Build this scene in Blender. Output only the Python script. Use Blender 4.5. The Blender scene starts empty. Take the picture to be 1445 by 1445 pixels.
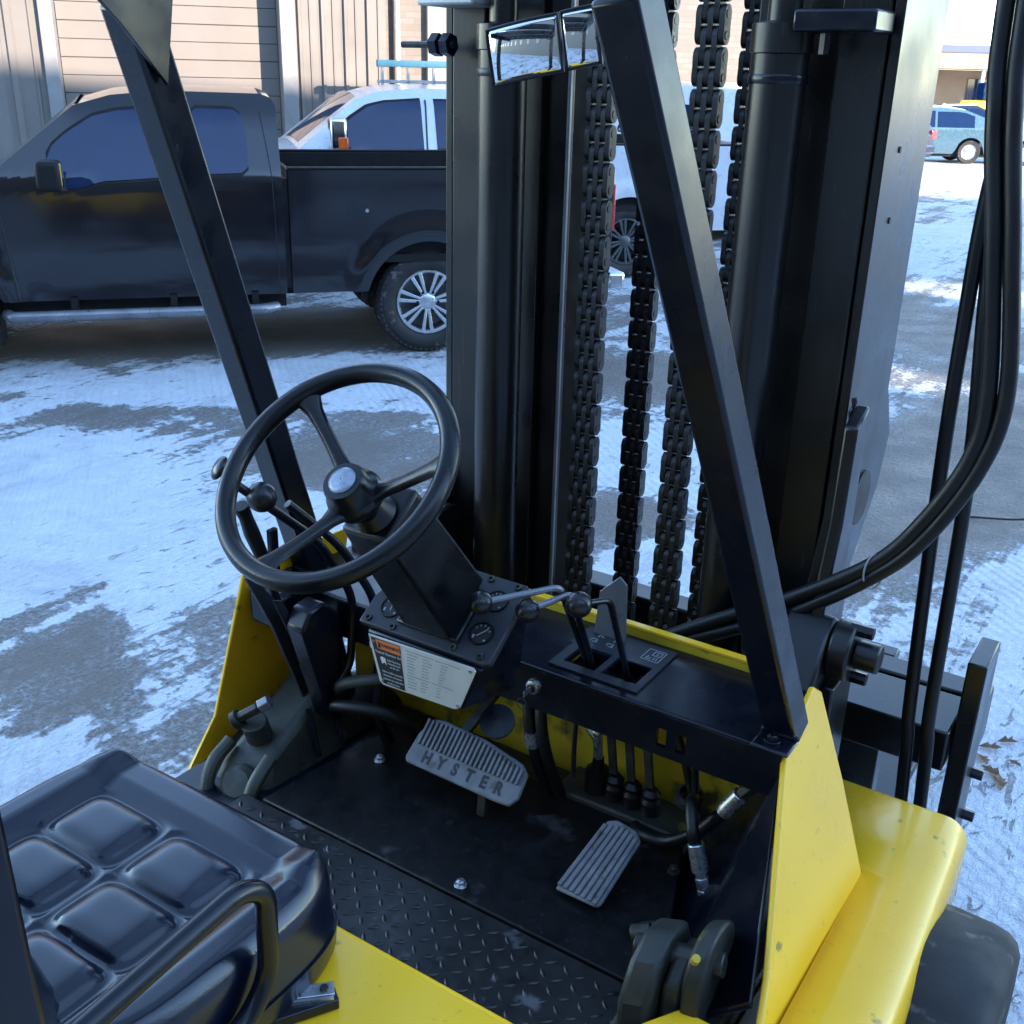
import bpy, bmesh, math, random
from mathutils import Vector as V, Matrix, noise
R = math.radians
random.seed(7)
sc = bpy.context.scene
col = sc.collection

# ---------------------------------------------------------------- camera, sky, sun, exposure
F, PITCH, ROLL, YAW = 1530., R(22.1), R(1.4), R(33.0)
CAM = V((1.075, 0, 2.15))
cd = bpy.data.cameras.new('camera')
cam = bpy.data.objects.new('camera', cd); col.objects.link(cam)
fw = V((-math.sin(YAW)*math.cos(PITCH), math.cos(YAW)*math.cos(PITCH), -math.sin(PITCH)))
rt = V((math.cos(YAW), math.sin(YAW), 0)); up = rt.cross(fw)
rr = math.cos(ROLL)*rt + math.sin(ROLL)*up; uu = math.cos(ROLL)*up - math.sin(ROLL)*rt
cam.matrix_world = Matrix(((rr.x, uu.x, -fw.x, CAM.x), (rr.y, uu.y, -fw.y, CAM.y), (rr.z, uu.z, -fw.z, CAM.z), (0, 0, 0, 1)))
cd.sensor_width = 36; cd.lens = F/1445*36; cd.clip_start = .05; cd.clip_end = 2000
sc.camera = cam
SUN_EL, SUN_AZ = R(15), R(100.4)        # azimuth clockwise from +Y
w = bpy.data.worlds.new('World'); sc.world = w; w.use_nodes = True
nt = w.node_tree; bg = nt.nodes['Background']
sky = nt.nodes.new('ShaderNodeTexSky'); sky.sky_type = 'NISHITA'; sky.sun_disc = False
sky.sun_elevation = SUN_EL; sky.sun_rotation = SUN_AZ; sky.air_density = 1.0; sky.altitude = 1600; sky.dust_density = .02; sky.ozone_density = 1.3
nt.links.new(sky.outputs[0], bg.inputs[0]); bg.inputs[1].default_value = .15
sl = bpy.data.lights.new('sun', 'SUN'); sl.energy = 2.0; sl.angle = R(.5); sl.color = (1, .84, .70)
so = bpy.data.objects.new('sun', sl); col.objects.link(so)
sdir = V((math.sin(SUN_AZ)*math.cos(SUN_EL), math.cos(SUN_AZ)*math.cos(SUN_EL), math.sin(SUN_EL)))
so.rotation_euler = sdir.to_track_quat('Z', 'Y').to_euler()
sc.view_settings.view_transform = 'Standard'; sc.view_settings.look = 'None'
sc.view_settings.gamma = 1; sc.view_settings.exposure = 2.8

# ---------------------------------------------------------------- helpers
class MB:
    def __init__(s): s.v = []; s.f = []
    def add(s, vs, fs):
        n = len(s.v); s.v += [tuple(p) for p in vs]; s.f += [tuple(i+n for i in f) for f in fs]; return s
    def box(s, x0, x1, y0, y1, z0, z1):
        return s.add([(x0,y0,z0),(x1,y0,z0),(x1,y1,z0),(x0,y1,z0),(x0,y0,z1),(x1,y0,z1),(x1,y1,z1),(x0,y1,z1)],
                     [(3,2,1,0),(4,5,6,7),(0,1,5,4),(1,2,6,5),(2,3,7,6),(3,0,4,7)])
    def beam(s, p0, p1, w, h, upv=(0,0,1), w1=None, h1=None):
        p0, p1 = V(p0), V(p1); a = (p1-p0).normalized(); x = a.cross(V(upv)).normalized(); y = x.cross(a)
        w1 = w if w1 is None else w1; h1 = h if h1 is None else h1
        c = [(-1,-1),(1,-1),(1,1),(-1,1)]
        return s.add([p0+x*i*w/2+y*j*h/2 for i,j in c]+[p1+x*i*w1/2+y*j*h1/2 for i,j in c],
                     [(3,2,1,0),(4,5,6,7),(0,1,5,4),(1,2,6,5),(2,3,7,6),(3,0,4,7)])
    def prism(s, pts, vec):
        n = len(pts); vec = V(vec)
        return s.add([V(p) for p in pts]+[V(p)+vec for p in pts],
                     [tuple(range(n))[::-1], tuple(range(n, 2*n))]+[(i,(i+1)%n,(i+1)%n+n,i+n) for i in range(n)])
    def cyl(s, p0, p1, r0, r1=None, n=16):
        return s.lathe([(r0,0),(r0 if r1 is None else r1,(V(p1)-V(p0)).length)], p0, V(p1)-V(p0), n, cap=True)
    def lathe(s, prof, o, ax, n=24, cap=False):
        o, a = V(o), V(ax).normalized()
        x = a.orthogonal().normalized(); y = a.cross(x); vs = []; fs = []
        for r, h in prof:
            for i in range(n):
                t = 2*math.pi*i/n; vs.append(o+a*h+(x*math.cos(t)+y*math.sin(t))*r)
        for j in range(len(prof)-1):
            for i in range(n):
                k = (i+1)%n; fs.append((j*n+i, j*n+k, (j+1)*n+k, (j+1)*n+i))
        if cap: fs += [tuple(range(n))[::-1], tuple(range((len(prof)-1)*n, len(prof)*n))]
        return s.add(vs, fs)
    def ball(s, c, r, n=20, sq=1.0, ax=(0,0,1)):
        m = n//2; return s.lathe([(max(r*math.sin(math.pi*i/m), r*.002), -r*sq*math.cos(math.pi*i/m)) for i in range(m+1)], c, ax, n, True)
    def tube(s, path, r, n=12, closed=False):
        P = [V(p) for p in path]; m = len(P); rs = r if isinstance(r, (list, tuple)) else [r]*m
        vs = []; fs = []; x = None
        for i in range(m):
            if closed: t = P[(i+1)%m]-P[i-1]
            else: t = P[min(i+1,m-1)]-P[max(i-1,0)]
            t.normalize()
            x = t.orthogonal() if x is None else x-t*x.dot(t)
            x.normalize(); y = t.cross(x)
            for k in range(n):
                a = 2*math.pi*k/n; vs.append(P[i]+(x*math.cos(a)+y*math.sin(a))*rs[i])
        for i in range(m if closed else m-1):
            j = (i+1)%m
            for k in range(n): q = (k+1)%n; fs.append((i*n+k, i*n+q, j*n+q, j*n+k))
        if not closed: fs += [tuple(range(n))[::-1], tuple(range((m-1)*n, m*n))]
        return s.add(vs, fs)
    def grid(s, fn, nu, nv, wrap=False):
        vs = [fn(i/(nu-1), j/(nv-1)) for i in range(nu) for j in range(nv)]
        return s.add(vs, [(i*nv+j,(i+1)*nv+j,(i+1)*nv+j+1,i*nv+j+1) for i in range(nu-1) for j in range(nv-1)])
    def build(s, name, mat, parent=None, bevel=0, smooth=30, thick=0, sub=0, seg=2):
        me = bpy.data.meshes.new(name); me.from_pydata(s.v, [], s.f)
        bm = bmesh.new(); bm.from_mesh(me); bmesh.ops.recalc_face_normals(bm, faces=bm.faces[:]); bm.to_mesh(me); bm.free()
        return link(name, me, mat, parent, bevel, smooth, thick, sub, seg)
def link(name, me, mat, parent=None, bevel=0, smooth=30, thick=0, sub=0, seg=2):
    if smooth:
        me.polygons.foreach_set('use_smooth', [True]*len(me.polygons)); me.set_sharp_from_angle(angle=R(smooth))
    if mat and not me.materials: me.materials.append(mat)
    o = bpy.data.objects.new(name, me); col.objects.link(o); o.parent = parent
    if thick: m = o.modifiers.new('solid', 'SOLIDIFY'); m.thickness = thick; m.offset = 0
    if sub: m = o.modifiers.new('sub', 'SUBSURF'); m.levels = m.render_levels = sub
    if bevel:
        m = o.modifiers.new('bevel', 'BEVEL'); m.width = bevel; m.segments = seg; m.limit_method = 'ANGLE'; m.angle_limit = R(35)
    return o
def smoothpath(pts, k=8):
    P = [V(p) for p in pts]; P = [P[0]*2-P[1]]+P+[P[-1]*2-P[-2]]; out = []
    for i in range(1, len(P)-2):
        a, b, c, d = P[i-1:i+3]
        for j in range(k):
            t = j/k; out.append(.5*((2*b)+(c-a)*t+(2*a-5*b+4*c-d)*t*t+(3*b-a-3*c+d)*t**3))
    return out+[P[-2]]
def fillet(pts, r, k=6):                      # straight runs with rounded corners
    P = [V(p) for p in pts]; out = [P[0]]
    for i in range(1, len(P)-1):
        a = (P[i-1]-P[i]); b = (P[i+1]-P[i]); d = min(r, a.length*.48, b.length*.48)
        s, e = P[i]+a.normalized()*d, P[i]+b.normalized()*d
        for j in range(k+1):
            t = j/k; out.append(s*(1-t)**2+P[i]*2*t*(1-t)+e*t*t)
    return out+[P[-1]]
def tag(o, label, cat, group=None):
    o['label'] = label; o['category'] = cat
    if group: o['group'] = group
    return o
def empty(name, loc=(0,0,0), rz=0, parent=None):
    o = bpy.data.objects.new(name, None); col.objects.link(o); o.location = loc; o.rotation_euler.z = rz
    o.empty_display_size = .2; o.parent = parent; return o
def text(name, s, mat, parent, mtx, size, depth=.0004, bold=0, sx=1):
    cu = bpy.data.curves.new('t', 'FONT'); cu.body = s; cu.size = size; cu.extrude = depth; cu.offset = bold
    cu.align_x = 'CENTER'; cu.align_y = 'CENTER'; cu.resolution_u = 3
    o = bpy.data.objects.new('t', cu); col.objects.link(o)
    me = bpy.data.meshes.new_from_object(o.evaluated_get(bpy.context.evaluated_depsgraph_get()))
    bpy.data.objects.remove(o); bpy.data.curves.remove(cu)
    me.transform(mtx @ Matrix.Diagonal((sx, 1, 1, 1))); me.name = name
    return link(name, me, mat, parent, smooth=0)
def frame(o, x, y):                           # matrix with given origin, x and y axis
    x = V(x).normalized(); y = V(y); z = x.cross(y).normalized(); y = z.cross(x)
    return Matrix(((x.x,y.x,z.x,o[0]),(x.y,y.y,z.y,o[1]),(x.z,y.z,z.z,o[2]),(0,0,0,1)))

# ---------------------------------------------------------------- materials
MATS = {}
def mat(name, c, rough=.5, metal=0, var=.0, vs=6, bump=0, bs=60, rv=.1, coat=0, spec=.5, dirt=None, ds=5, dt=.6, scr=None):
    m = bpy.data.materials.new(name); m.use_nodes = True; N = m.node_tree; L = N.links; b = N.nodes['Principled BSDF']
    b.inputs['Roughness'].default_value = rough; b.inputs['Metallic'].default_value = metal
    b.inputs['Coat Weight'].default_value = coat; b.inputs['Coat Roughness'].default_value = .12
    b.inputs['Specular IOR Level'].default_value = spec
    tc = N.nodes.new('ShaderNodeTexCoord')
    def nz(scale, det=3):
        n = N.nodes.new('ShaderNodeTexNoise'); n.inputs['Scale'].default_value = scale; n.inputs['Detail'].default_value = det
        L.new(tc.outputs['Object'], n.inputs['Vector']); return n.outputs[0]
    def ramp(src, a, b_, ca, cb):
        r = N.nodes.new('ShaderNodeValToRGB'); r.color_ramp.elements[0].position = a; r.color_ramp.elements[1].position = b_
        r.color_ramp.elements[0].color = (*ca, 1); r.color_ramp.elements[1].color = (*cb, 1); L.new(src, r.inputs[0]); return r.outputs[0]
    c = V(c); src = nz(vs)
    lo = tuple(max(0, k*(1-var)) for k in c); hi = tuple(min(1, k*(1+var)) for k in c)
    cur = ramp(src, .3, .7, lo, hi)
    if dirt:
        mx = N.nodes.new('ShaderNodeMix'); mx.data_type = 'RGBA'
        fac = ramp(nz(ds, 5), dt, dt+.08, (0,0,0), (1,1,1)); L.new(fac, mx.inputs[0]); L.new(cur, mx.inputs[6]); mx.inputs[7].default_value = (*dirt, 1); cur = mx.outputs[2]
    if scr:                                     # long thin scuffs and smears
        mp = N.nodes.new('ShaderNodeMapping'); mp.inputs['Scale'].default_value = (9, 9, .8); mp.inputs['Rotation'].default_value = (.3, .2, .4); L.new(tc.outputs['Object'], mp.inputs[0])
        n = N.nodes.new('ShaderNodeTexNoise'); n.inputs['Scale'].default_value = 9; n.inputs['Detail'].default_value = 4; n.inputs['Roughness'].default_value = .75; L.new(mp.outputs[0], n.inputs['Vector'])
        fac = ramp(n.outputs[0], scr[1], scr[1]+.05, (0,0,0), (scr[2],)*3); mx = N.nodes.new('ShaderNodeMix'); mx.data_type = 'RGBA'
        L.new(fac, mx.inputs[0]); L.new(cur, mx.inputs[6]); mx.inputs[7].default_value = (*scr[0], 1); cur = mx.outputs[2]
    L.new(cur, b.inputs['Base Color'])
    r2 = ramp(nz(vs*2.3, 2), .3, .7, (max(.02, rough-rv),)*3, (min(1, rough+rv),)*3); L.new(r2, b.inputs['Roughness'])
    if bump:
        bp = N.nodes.new('ShaderNodeBump'); bp.inputs['Strength'].default_value = bump; bp.inputs['Distance'].default_value = .002
        L.new(nz(bs, 3), bp.inputs['Height']); L.new(bp.outputs[0], b.inputs['Normal'])
    MATS[name] = m; return m
black = mat('black_paint', (.0026,.0040,.0095), .28, spec=.48, var=.25, bump=.06, bs=90, rv=.08, scr=((.05,.05,.055), .66, .5))
mastb = mat('mast_paint', (.0060,.0055,.0058), .31, spec=.55, scr=((.06,.055,.05), .64, .5), var=.2, vs=3, bump=.08, bs=120, rv=.07, dirt=(.05,.047,.045), ds=40, dt=.72)
yellow = mat('yellow_paint', (.98,.54,.015), .30, var=.06, vs=3, bump=.04, bs=40, coat=.25, rv=.06, dirt=(.30,.22,.03), ds=26, dt=.675, scr=((.45,.30,.05), .63, .5))
oldyel = mat('old_yellow_paint', (.62,.43,.02), .5, var=.25, vs=7, bump=.1, bs=60, dirt=(.10,.07,.03), ds=9, dt=.56)
vinyl = mat('seat_vinyl', (.0025,.0055,.016), .22, spec=.65, var=.15, bump=.09, bs=320, rv=.05)
plastic = mat('black_plastic', (.0026,.003,.0045), .31, spec=.44, var=.15, bump=.1, bs=300)
dashm = mat('dash_plastic', (.017,.019,.025), .5, var=.15, bump=.1, bs=300)
gloss = mat('knob_black', (.012,.012,.013), .26, var=.2, rv=.05)
rubber = mat('hose_rubber', (.006,.006,.007), .42, spec=.36, var=.3, bump=.1, bs=80)
tyre = mat('tyre_rubber', (.02,.02,.02), .7, var=.4, bump=.3, bs=70, dirt=(.11,.10,.10), ds=14, dt=.62)
chainm = mat('chain_steel', (.010,.010,.011), .38, .1, var=.4, vs=40, rv=.12)
pedal = mat('pedal_rubber', (.135,.14,.155), .55, var=.25, vs=25, bump=.25, bs=120, dirt=(.07,.065,.06), ds=30, dt=.60)
matm = mat('floor_mat', (.004,.004,.005), .48, spec=.32, var=.3, vs=10, bump=.12, bs=90, dirt=(.04,.039,.042), ds=11, dt=.635, scr=((.03,.03,.032), .6, .6))
treadm = mat('tread_steel', (.014,.014,.014), .38, var=.4, vs=20, bump=.2, bs=120, dirt=(.10,.10,.11), ds=15, dt=.645)
cast = mat('grey_casting', (.035,.040,.032), .5, var=.3, vs=15, bump=.4, bs=70, dirt=(.02,.02,.018), ds=12, dt=.58)
castdark = mat('dark_casting', (.026,.028,.023), .5, var=.4, vs=15, bump=.4, bs=70, dirt=(.16,.13,.02), ds=13, dt=.66)
zinc = mat('zinc_steel', (.55,.57,.60), .3, .9, var=.2, vs=60, rv=.1)
chrome = mat('chrome', (.75,.76,.78), .12, 1, rv=.04)
mirrorm = mat('mirror_glass', (.86,.88,.9), .02, 1, rv=.01)
greasy = mat('greasy_steel', (.05,.048,.042), .38, .5, var=.4, vs=40)
flat_black = mat('recess_black', (.003,.003,.003), .75, spec=.12)  # near-black that paints in the shade of the mast recess
rod = mat('grey_rod', (.22,.23,.25), .35, .6, var=.2)
orange = mat('orange_print', (.62,.17,.05), .5, var=.1)
plate = mat('data_plate', (.62,.62,.58), .4, .25, var=.12, vs=12)
ink = mat('dark_ink', (.012,.012,.014), .6)
white = mat('white_print', (.65,.66,.68), .6)
dull = mat('worn_print', (.30,.31,.33), .6)
horn = mat('grey_emblem', (.33,.37,.44), .3, .3, var=.3, vs=40)
truckblk = mat('truck_black', (.007,.007,.011), .09, spec=.4, var=.1, vs=1.5, coat=.55, rv=.03, scr=((.03,.03,.032), .6, .35))
truckwht = mat('truck_silver_white', (.62,.64,.68), .3, .1, var=.05, coat=.6, rv=.04)
trim = mat('trim_black', (.010,.010,.011), .55, spec=.25, var=.2, bump=.1, bs=80)
glass = mat('sky_tinted_glass', (.003,.016,.060), .04, spec=.5, var=.1, coat=0, rv=.02)  # blue in the base stands in for sky mirrored in the panes
alloy = mat('alloy_wheel', (.55,.56,.58), .3, .8, var=.08)
alloyd = mat('alloy_grey', (.10,.105,.11), .4, .7, var=.1)
blackrim = mat('black_rim', (.012,.012,.012), .3, var=.1)
red = mat('red_lens', (.6,.02,.015), .2, coat=.6)
amber = mat('amber_lens', (.75,.12,.02), .25, coat=.6)
redstripe = mat('red_stripe', (.42,.03,.05), .4)
cloth = mat('car_interior', (.03,.03,.03), .8)
carblue = mat('car_blue_grey', (.08,.16,.20), .25, .2, coat=.8)
carnavy = mat('car_navy', (.010,.016,.045), .2, .1, coat=1)
cardark = mat('car_dark', (.015,.016,.02), .2, coat=1)
silverc = mat('car_silver', (.45,.47,.50), .3, .4, coat=.8)
metalwall = mat('siding_paint', (.185,.168,.150), .55, var=.10, vs=1.5, bump=.02, bs=10)
doorpaint = mat('door_paint', (.205,.182,.160), .55, var=.05, vs=2)
trimw = mat('wall_trim', (.24,.235,.23), .5, var=.1)
teal = mat('teal_steel', (.05,.22,.30), .45, var=.15)
galv = mat('galvanised', (.50,.50,.48), .45, .5, var=.15)
roofm = mat('fascia_blue', (.08,.10,.20), .5)
tan = mat('tan_wall', (.30,.22,.16), .7, var=.15, vs=.6)
concrete = mat('pale_concrete', (.5,.47,.42), .8, var=.1)
leafm = mat('dry_leaf', (.22,.13,.07), .75, var=.5, vs=30)
twigm = mat('twig_bark', (.03,.025,.02), .8, var=.3)
def brick_mat():
    m = bpy.data.materials.new('painted_brick'); m.use_nodes = True; N = m.node_tree; b = N.nodes['Principled BSDF']
    tc = N.nodes.new('ShaderNodeTexCoord'); br = N.nodes.new('ShaderNodeTexBrick')
    mp = N.nodes.new('ShaderNodeMapping'); mp.inputs['Rotation'].default_value = (R(90), 0, 0)
    N.links.new(tc.outputs['Object'], mp.inputs[0]); N.links.new(mp.outputs[0], br.inputs[0])
    br.inputs['Color1'].default_value = (.235,.205,.18,1); br.inputs['Color2'].default_value = (.205,.175,.15,1); br.inputs['Mortar'].default_value = (.21,.18,.155,1)
    br.inputs['Scale'].default_value = 1; br.inputs['Brick Width'].default_value = .24; br.inputs['Row Height'].default_value = .08; br.inputs['Mortar Size'].default_value = .007
    N.links.new(br.outputs[0], b.inputs['Base Color']); b.inputs['Roughness'].default_value = .85
    bp = N.nodes.new('ShaderNodeBump'); bp.inputs['Strength'].default_value = .5; bp.inputs['Distance'].default_value = .01; bp.invert = True
    N.links.new(br.outputs[1], bp.inputs['Height']); N.links.new(bp.outputs[0], b.inputs['Normal']); return m
brickm = brick_mat()

# ground: worn asphalt with a broken, trodden crust of snow; bare and snowy places lie where they lie on the lot
def ground_mat():
    m = bpy.data.materials.new('snowy_asphalt'); m.use_nodes = True; N = m.node_tree; L = N.links; b = N.nodes['Principled BSDF']
    tc = N.nodes.new('ShaderNodeTexCoord'); P = tc.outputs['Object']
    def noise_(sc_, det=6, rough=.6, vec=P, dist=0):
        n = N.nodes.new('ShaderNodeTexNoise'); n.inputs['Scale'].default_value = sc_; n.inputs['Detail'].default_value = det
        n.inputs['Roughness'].default_value = rough; n.inputs['Distortion'].default_value = dist; L.new(vec, n.inputs['Vector']); return n.outputs[0]
    def math_(op, a, b_=None, clamp=False):
        n = N.nodes.new('ShaderNodeMath'); n.operation = op; n.use_clamp = clamp
        for i, x in enumerate((a, b_)):
            if x is None: continue
            if isinstance(x, (int, float)): n.inputs[i].default_value = x
            else: L.new(x, n.inputs[i])
        return n.outputs[0]
    def rng(x, a, b_, c=0, d=1):
        n = N.nodes.new('ShaderNodeMapRange'); n.inputs[1].default_value = a; n.inputs[2].default_value = b_; n.inputs[3].default_value = c; n.inputs[4].default_value = d; L.new(x, n.inputs[0]); return n.outputs[0]
    def mixc(f, a, b_):
        n = N.nodes.new('ShaderNodeMix'); n.data_type = 'RGBA'
        for i, x in ((0, f), (6, a), (7, b_)):
            if isinstance(x, tuple): n.inputs[i].default_value = (*x, 1)
            elif isinstance(x, (int, float)): n.inputs[i].default_value = x if i == 0 else (x, x, x, 1)
            else: L.new(x, n.inputs[i])
        return n.outputs[2]
    def blob(x, y, rx, ry, ang=0):
        mp = N.nodes.new('ShaderNodeMapping'); mp.vector_type = 'TEXTURE'
        mp.inputs['Location'].default_value = (x, y, 0); mp.inputs['Rotation'].default_value = (0, 0, R(ang)); mp.inputs['Scale'].default_value = (rx, ry, 50)
        L.new(P, mp.inputs[0]); ln = N.nodes.new('ShaderNodeVectorMath'); ln.operation = 'LENGTH'; L.new(mp.outputs[0], ln.inputs[0])
        return rng(ln.outputs['Value'], 1.25, .35)
    def ring(cx, cy, r, w_):
        vm = N.nodes.new('ShaderNodeVectorMath'); vm.operation = 'DISTANCE'; L.new(P, vm.inputs[0]); vm.inputs[1].default_value = (cx, cy, 0)
        return rng(math_('ABSOLUTE', math_('SUBTRACT', vm.outputs['Value'], r)), w_, w_*.35)
    big = noise_(.55, 7, .62); mid = noise_(2.6, 8, .68); fine = noise_(17, 6, .7)
    mp = N.nodes.new('ShaderNodeMapping'); mp.inputs['Rotation'].default_value = (0, 0, R(-42)); mp.inputs['Scale'].default_value = (1.6, .16, 1); L.new(P, mp.inputs[0])
    streak = noise_(2.2, 7, .65, mp.outputs[0], .6)
    s = math_('ADD', math_('MULTIPLY', big, .34), math_('MULTIPLY', mid, .24))
    s = math_('ADD', s, math_('MULTIPLY', streak, .34)); s = math_('ADD', s, math_('MULTIPLY', fine, .20))
    for args, k in BLOBS: s = math_('ADD', s, math_('MULTIPLY', blob(*args), k))
    for args, k in RINGS: s = math_('ADD', s, math_('MULTIPLY', ring(*args), k))
    snow = rng(s, .508, .540)
    mp3 = N.nodes.new('ShaderNodeMapping'); mp3.inputs['Scale'].default_value = (5.5, 1.6, 1); L.new(P, mp3.inputs[0])
    chip = rng(math_('ADD', noise_(3.1, 6, .70, mp3.outputs[0], .9), math_('MULTIPLY', big, -.55)), .345, .385)                      # thin flakes where the crust has broken away
    snow = math_('MULTIPLY', snow, math_('SUBTRACT', 1, math_('MULTIPLY', chip, .75)))
    thin = math_('MULTIPLY', rng(s, .44, .55), rng(noise_(38, 4, .75), .46, .62))     # scattered frost on the bare asphalt
    asp = mixc(rng(noise_(90, 4, .8), .35, .7), (.13,.112,.10), (.27,.24,.215)); asp = mixc(rng(big, .35, .65), asp, (.17,.148,.132))
    sn = mixc(rng(noise_(5, 8, .7), .3, .7), (.60,.635,.68), (.73,.765,.81))
    sn = mixc(math_('MULTIPLY', rng(noise_(1.4, 8, .72, P, .8), .50, .70), .55), sn, (.33,.34,.37))
    cl = mixc(math_('MULTIPLY', thin, .8), asp, (.52,.56,.62)); cl = mixc(snow, cl, sn)
    L.new(cl, b.inputs['Base Color'])
    L.new(mixc(snow, rng(noise_(3, 4), .3, .7, .45, .75), .7), b.inputs['Roughness'])
    h = math_('ADD', math_('MULTIPLY', snow, 1.2), math_('ADD', math_('MULTIPLY', noise_(140, 3), .35), math_('MULTIPLY', mid, 1.6)))
    tr = N.nodes.new('ShaderNodeTexWave'); tr.inputs['Scale'].default_value = 5.5; tr.inputs['Distortion'].default_value = 3; tr.inputs['Detail'].default_value = 3
    mp2 = N.nodes.new('ShaderNodeMapping'); mp2.inputs['Rotation'].default_value = (0, 0, R(-50)); L.new(P, mp2.inputs[0]); L.new(mp2.outputs[0], tr.inputs[0])
    h = math_('ADD', h, math_('MULTIPLY', math_('MULTIPLY', tr.outputs[1], snow), rng(big, .45, .6, .1, .9)))
    h = math_('ADD', h, math_('MULTIPLY', noise_(9, 4, .7, mp3.outputs[0], .5), 1.5))
    h = math_('ADD', h, math_('MULTIPLY', noise_(30, 3, .7), .8))
    bp = N.nodes.new('ShaderNodeBump'); bp.inputs['Strength'].default_value = 1.0; bp.inputs['Distance'].default_value = .016; L.new(h, bp.inputs['Height']); L.new(bp.outputs[0], b.inputs['Normal'])
    return m
RINGS = [((-7.4,-6.1,9.80,.13), -.04), ((-7.4,-6.1,11.2,.12), -.035), ((-9.5,14,10.6,.2), -.035)]
BLOBS = [((-2.8,4.75,.8,.6,40), -.15), ((-2.4,2.0,.42,.42), -.10), ((-4.7,4.25,.8,.3,20), -.09), ((-5.8,6.75,2.9,.85,50), -.24), ((-2.7,7.3,.9,.8), -.18), ((-1.3,4.7,.35,.4), -.18),
         ((.05,6.9,.75,2.3,-12), -.24), ((-1.2,10.5,1.2,2.2,20), -.10), ((-1.8,5.55,.5,.4), .16), ((-3.6,3.1,1.5,.8,20), .12), ((-4.5,5.6,1.7,.5,50), .14), ((.75,3.2,.55,1.2,-15), .22), ((.9,5.6,.35,.7), .22),
         ((-.8,4.25,.3,.5), .14), ((-3.4,1.6,.9,.5), .04), ((-2.8,17.5,2.5,2), .05), ((-6,34,14,9), .12)]

# ---------------------------------------------------------------- the setting
def structure(o): o['kind'] = 'structure'; return o
structure(MB().grid(lambda a, b: ((a-.5)*1200, (b-.5)*1200, 0), 3, 3).build('ground', ground_mat(), smooth=0))

# building frame: u runs to the right along the wall, v away from the camera
AW = R(40); DU = V((math.sin(AW), math.cos(AW), 0)); DV = V((-math.cos(AW), math.sin(AW), 0))
WALL0 = V((-4.686, 11.081, 0)) + DV*4.1
wall = empty('workshop_building', WALL0, R(50))       # local x = u, local y = v (away)
tag(wall, 'tan metal workshop with roll-up door, ribbed siding and pale brick end, behind the trucks', 'building')
HT = 5.2
MB().box(-14, 5.2, .62, 12, 0, HT).build('core_wall', tan, wall, smooth=0)
MB().box(-14.2, 5.35, -.35, 12.2, HT+.004, HT+.3).build('roof_edge', trimw, wall, .02)
def rib_panel(u0, w_):                                # one ribbed siding sheet, with its raised ribs
    m = MB(); pr = [(0,0),(w_*.10,0),(w_*.14,-.045),(w_*.26,-.045),(w_*.30,0),(w_*.60,0),(w_*.63,-.018),(w_*.67,-.018),(w_*.70,0),(w_,0)]
    m.grid(lambda a, b: (u0+pr[round(a*9)][0], .02+pr[round(a*9)][1], b*HT), 10, 2); m.build('siding_sheet', metalwall, wall, smooth=0)
for i in range(14): rib_panel(-14+i*.562, .56)        # left of the door
for i in range(4): rib_panel(-3.12+i*.30, .298)
MB().box(-6.22, -6.06, -.07, .60, 0, 3.7).build('door_jamb', trimw, wall, .008)
MB().box(-3.32, -3.125, -.07, .60, 0, 3.7).build('door_jamb', trimw, wall, .008)
MB().box(-6.22, -3.125, -.07, .60, 3.705, 4.0).build('door_header', trimw, wall, .008)
MB().box(-6.2, -3.13, 0.0, .60, 4.005, HT).build('wall_above_door', metalwall, wall)
door = MB().box(-6.06, -3.32, .40, .43, 0, 3.7).build('roll_up_door', doorpaint, wall, smooth=0)
zz = .05; k = 0
while zz < 3.6:
    h = .215
    sh = MB().prism([(-6.05,.385,zz),(-6.05,.372,zz+.006),(-6.05,.366,zz+h-.012),(-6.05,.385 if k % 2 else .372,zz+h-.003)], (2.72,0,0)).build('door_slat', doorpaint, door, smooth=0)
    zz += h; k += 1
# brick end, set back, with pilasters, a window and a door frame
MB().box(-1.92, 5.2, .5, .615, 0, HT).build('brick_wall', brickm, wall, smooth=0)
for u in (-1.28,): MB().box(u, u+.28, .38, .497, 0, HT).build('pilaster', trimw, wall, .01)
wn = MB().box(-.62, .25, .46, .497, 1.05, 2.75).build('window', trimw, wall, .01)
MB().box(-.54, .17, .44, .458, 1.13, 1.85).build('pane', glass, wn); MB().box(-.54, .17, .44, .458, 1.93, 2.67).build('pane', glass, wn)
for u in ():
    wn = MB().box(u, u+1.1, .46, .497, 1.05, 2.75).build('window', trimw, wall, .01)
    MB().box(u+.08, u+1.02, .44, .458, 1.13, 2.67).build('pane', glass, wn)
MB().cyl((-1.70,.42,0), (-1.70,.42,HT), .05, n=10).build('downpipe', galv, wall)

# teal pipe rack standing between the silver truck and the wall
rack = tag(empty('pipe_rack', WALL0+DU*-1.0+DV*-1.1, R(50)), 'pipe rack with teal top rail and white posts behind the silver truck', 'rack')
MB().box(-1.25, 1.0, -.05, .05, 2.17, 2.25).build('top_rail', teal, rack, .006)
MB().box(-1.25, 1.0, -.02, .02, 1.98, 2.02).build('lower_rail', galv, rack, .004)
for i in range(7): MB().box(-1.2+i*.33, -1.165+i*.33, -.02, .02, 0, 2.165).build('post', galv, rack, .004)

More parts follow.
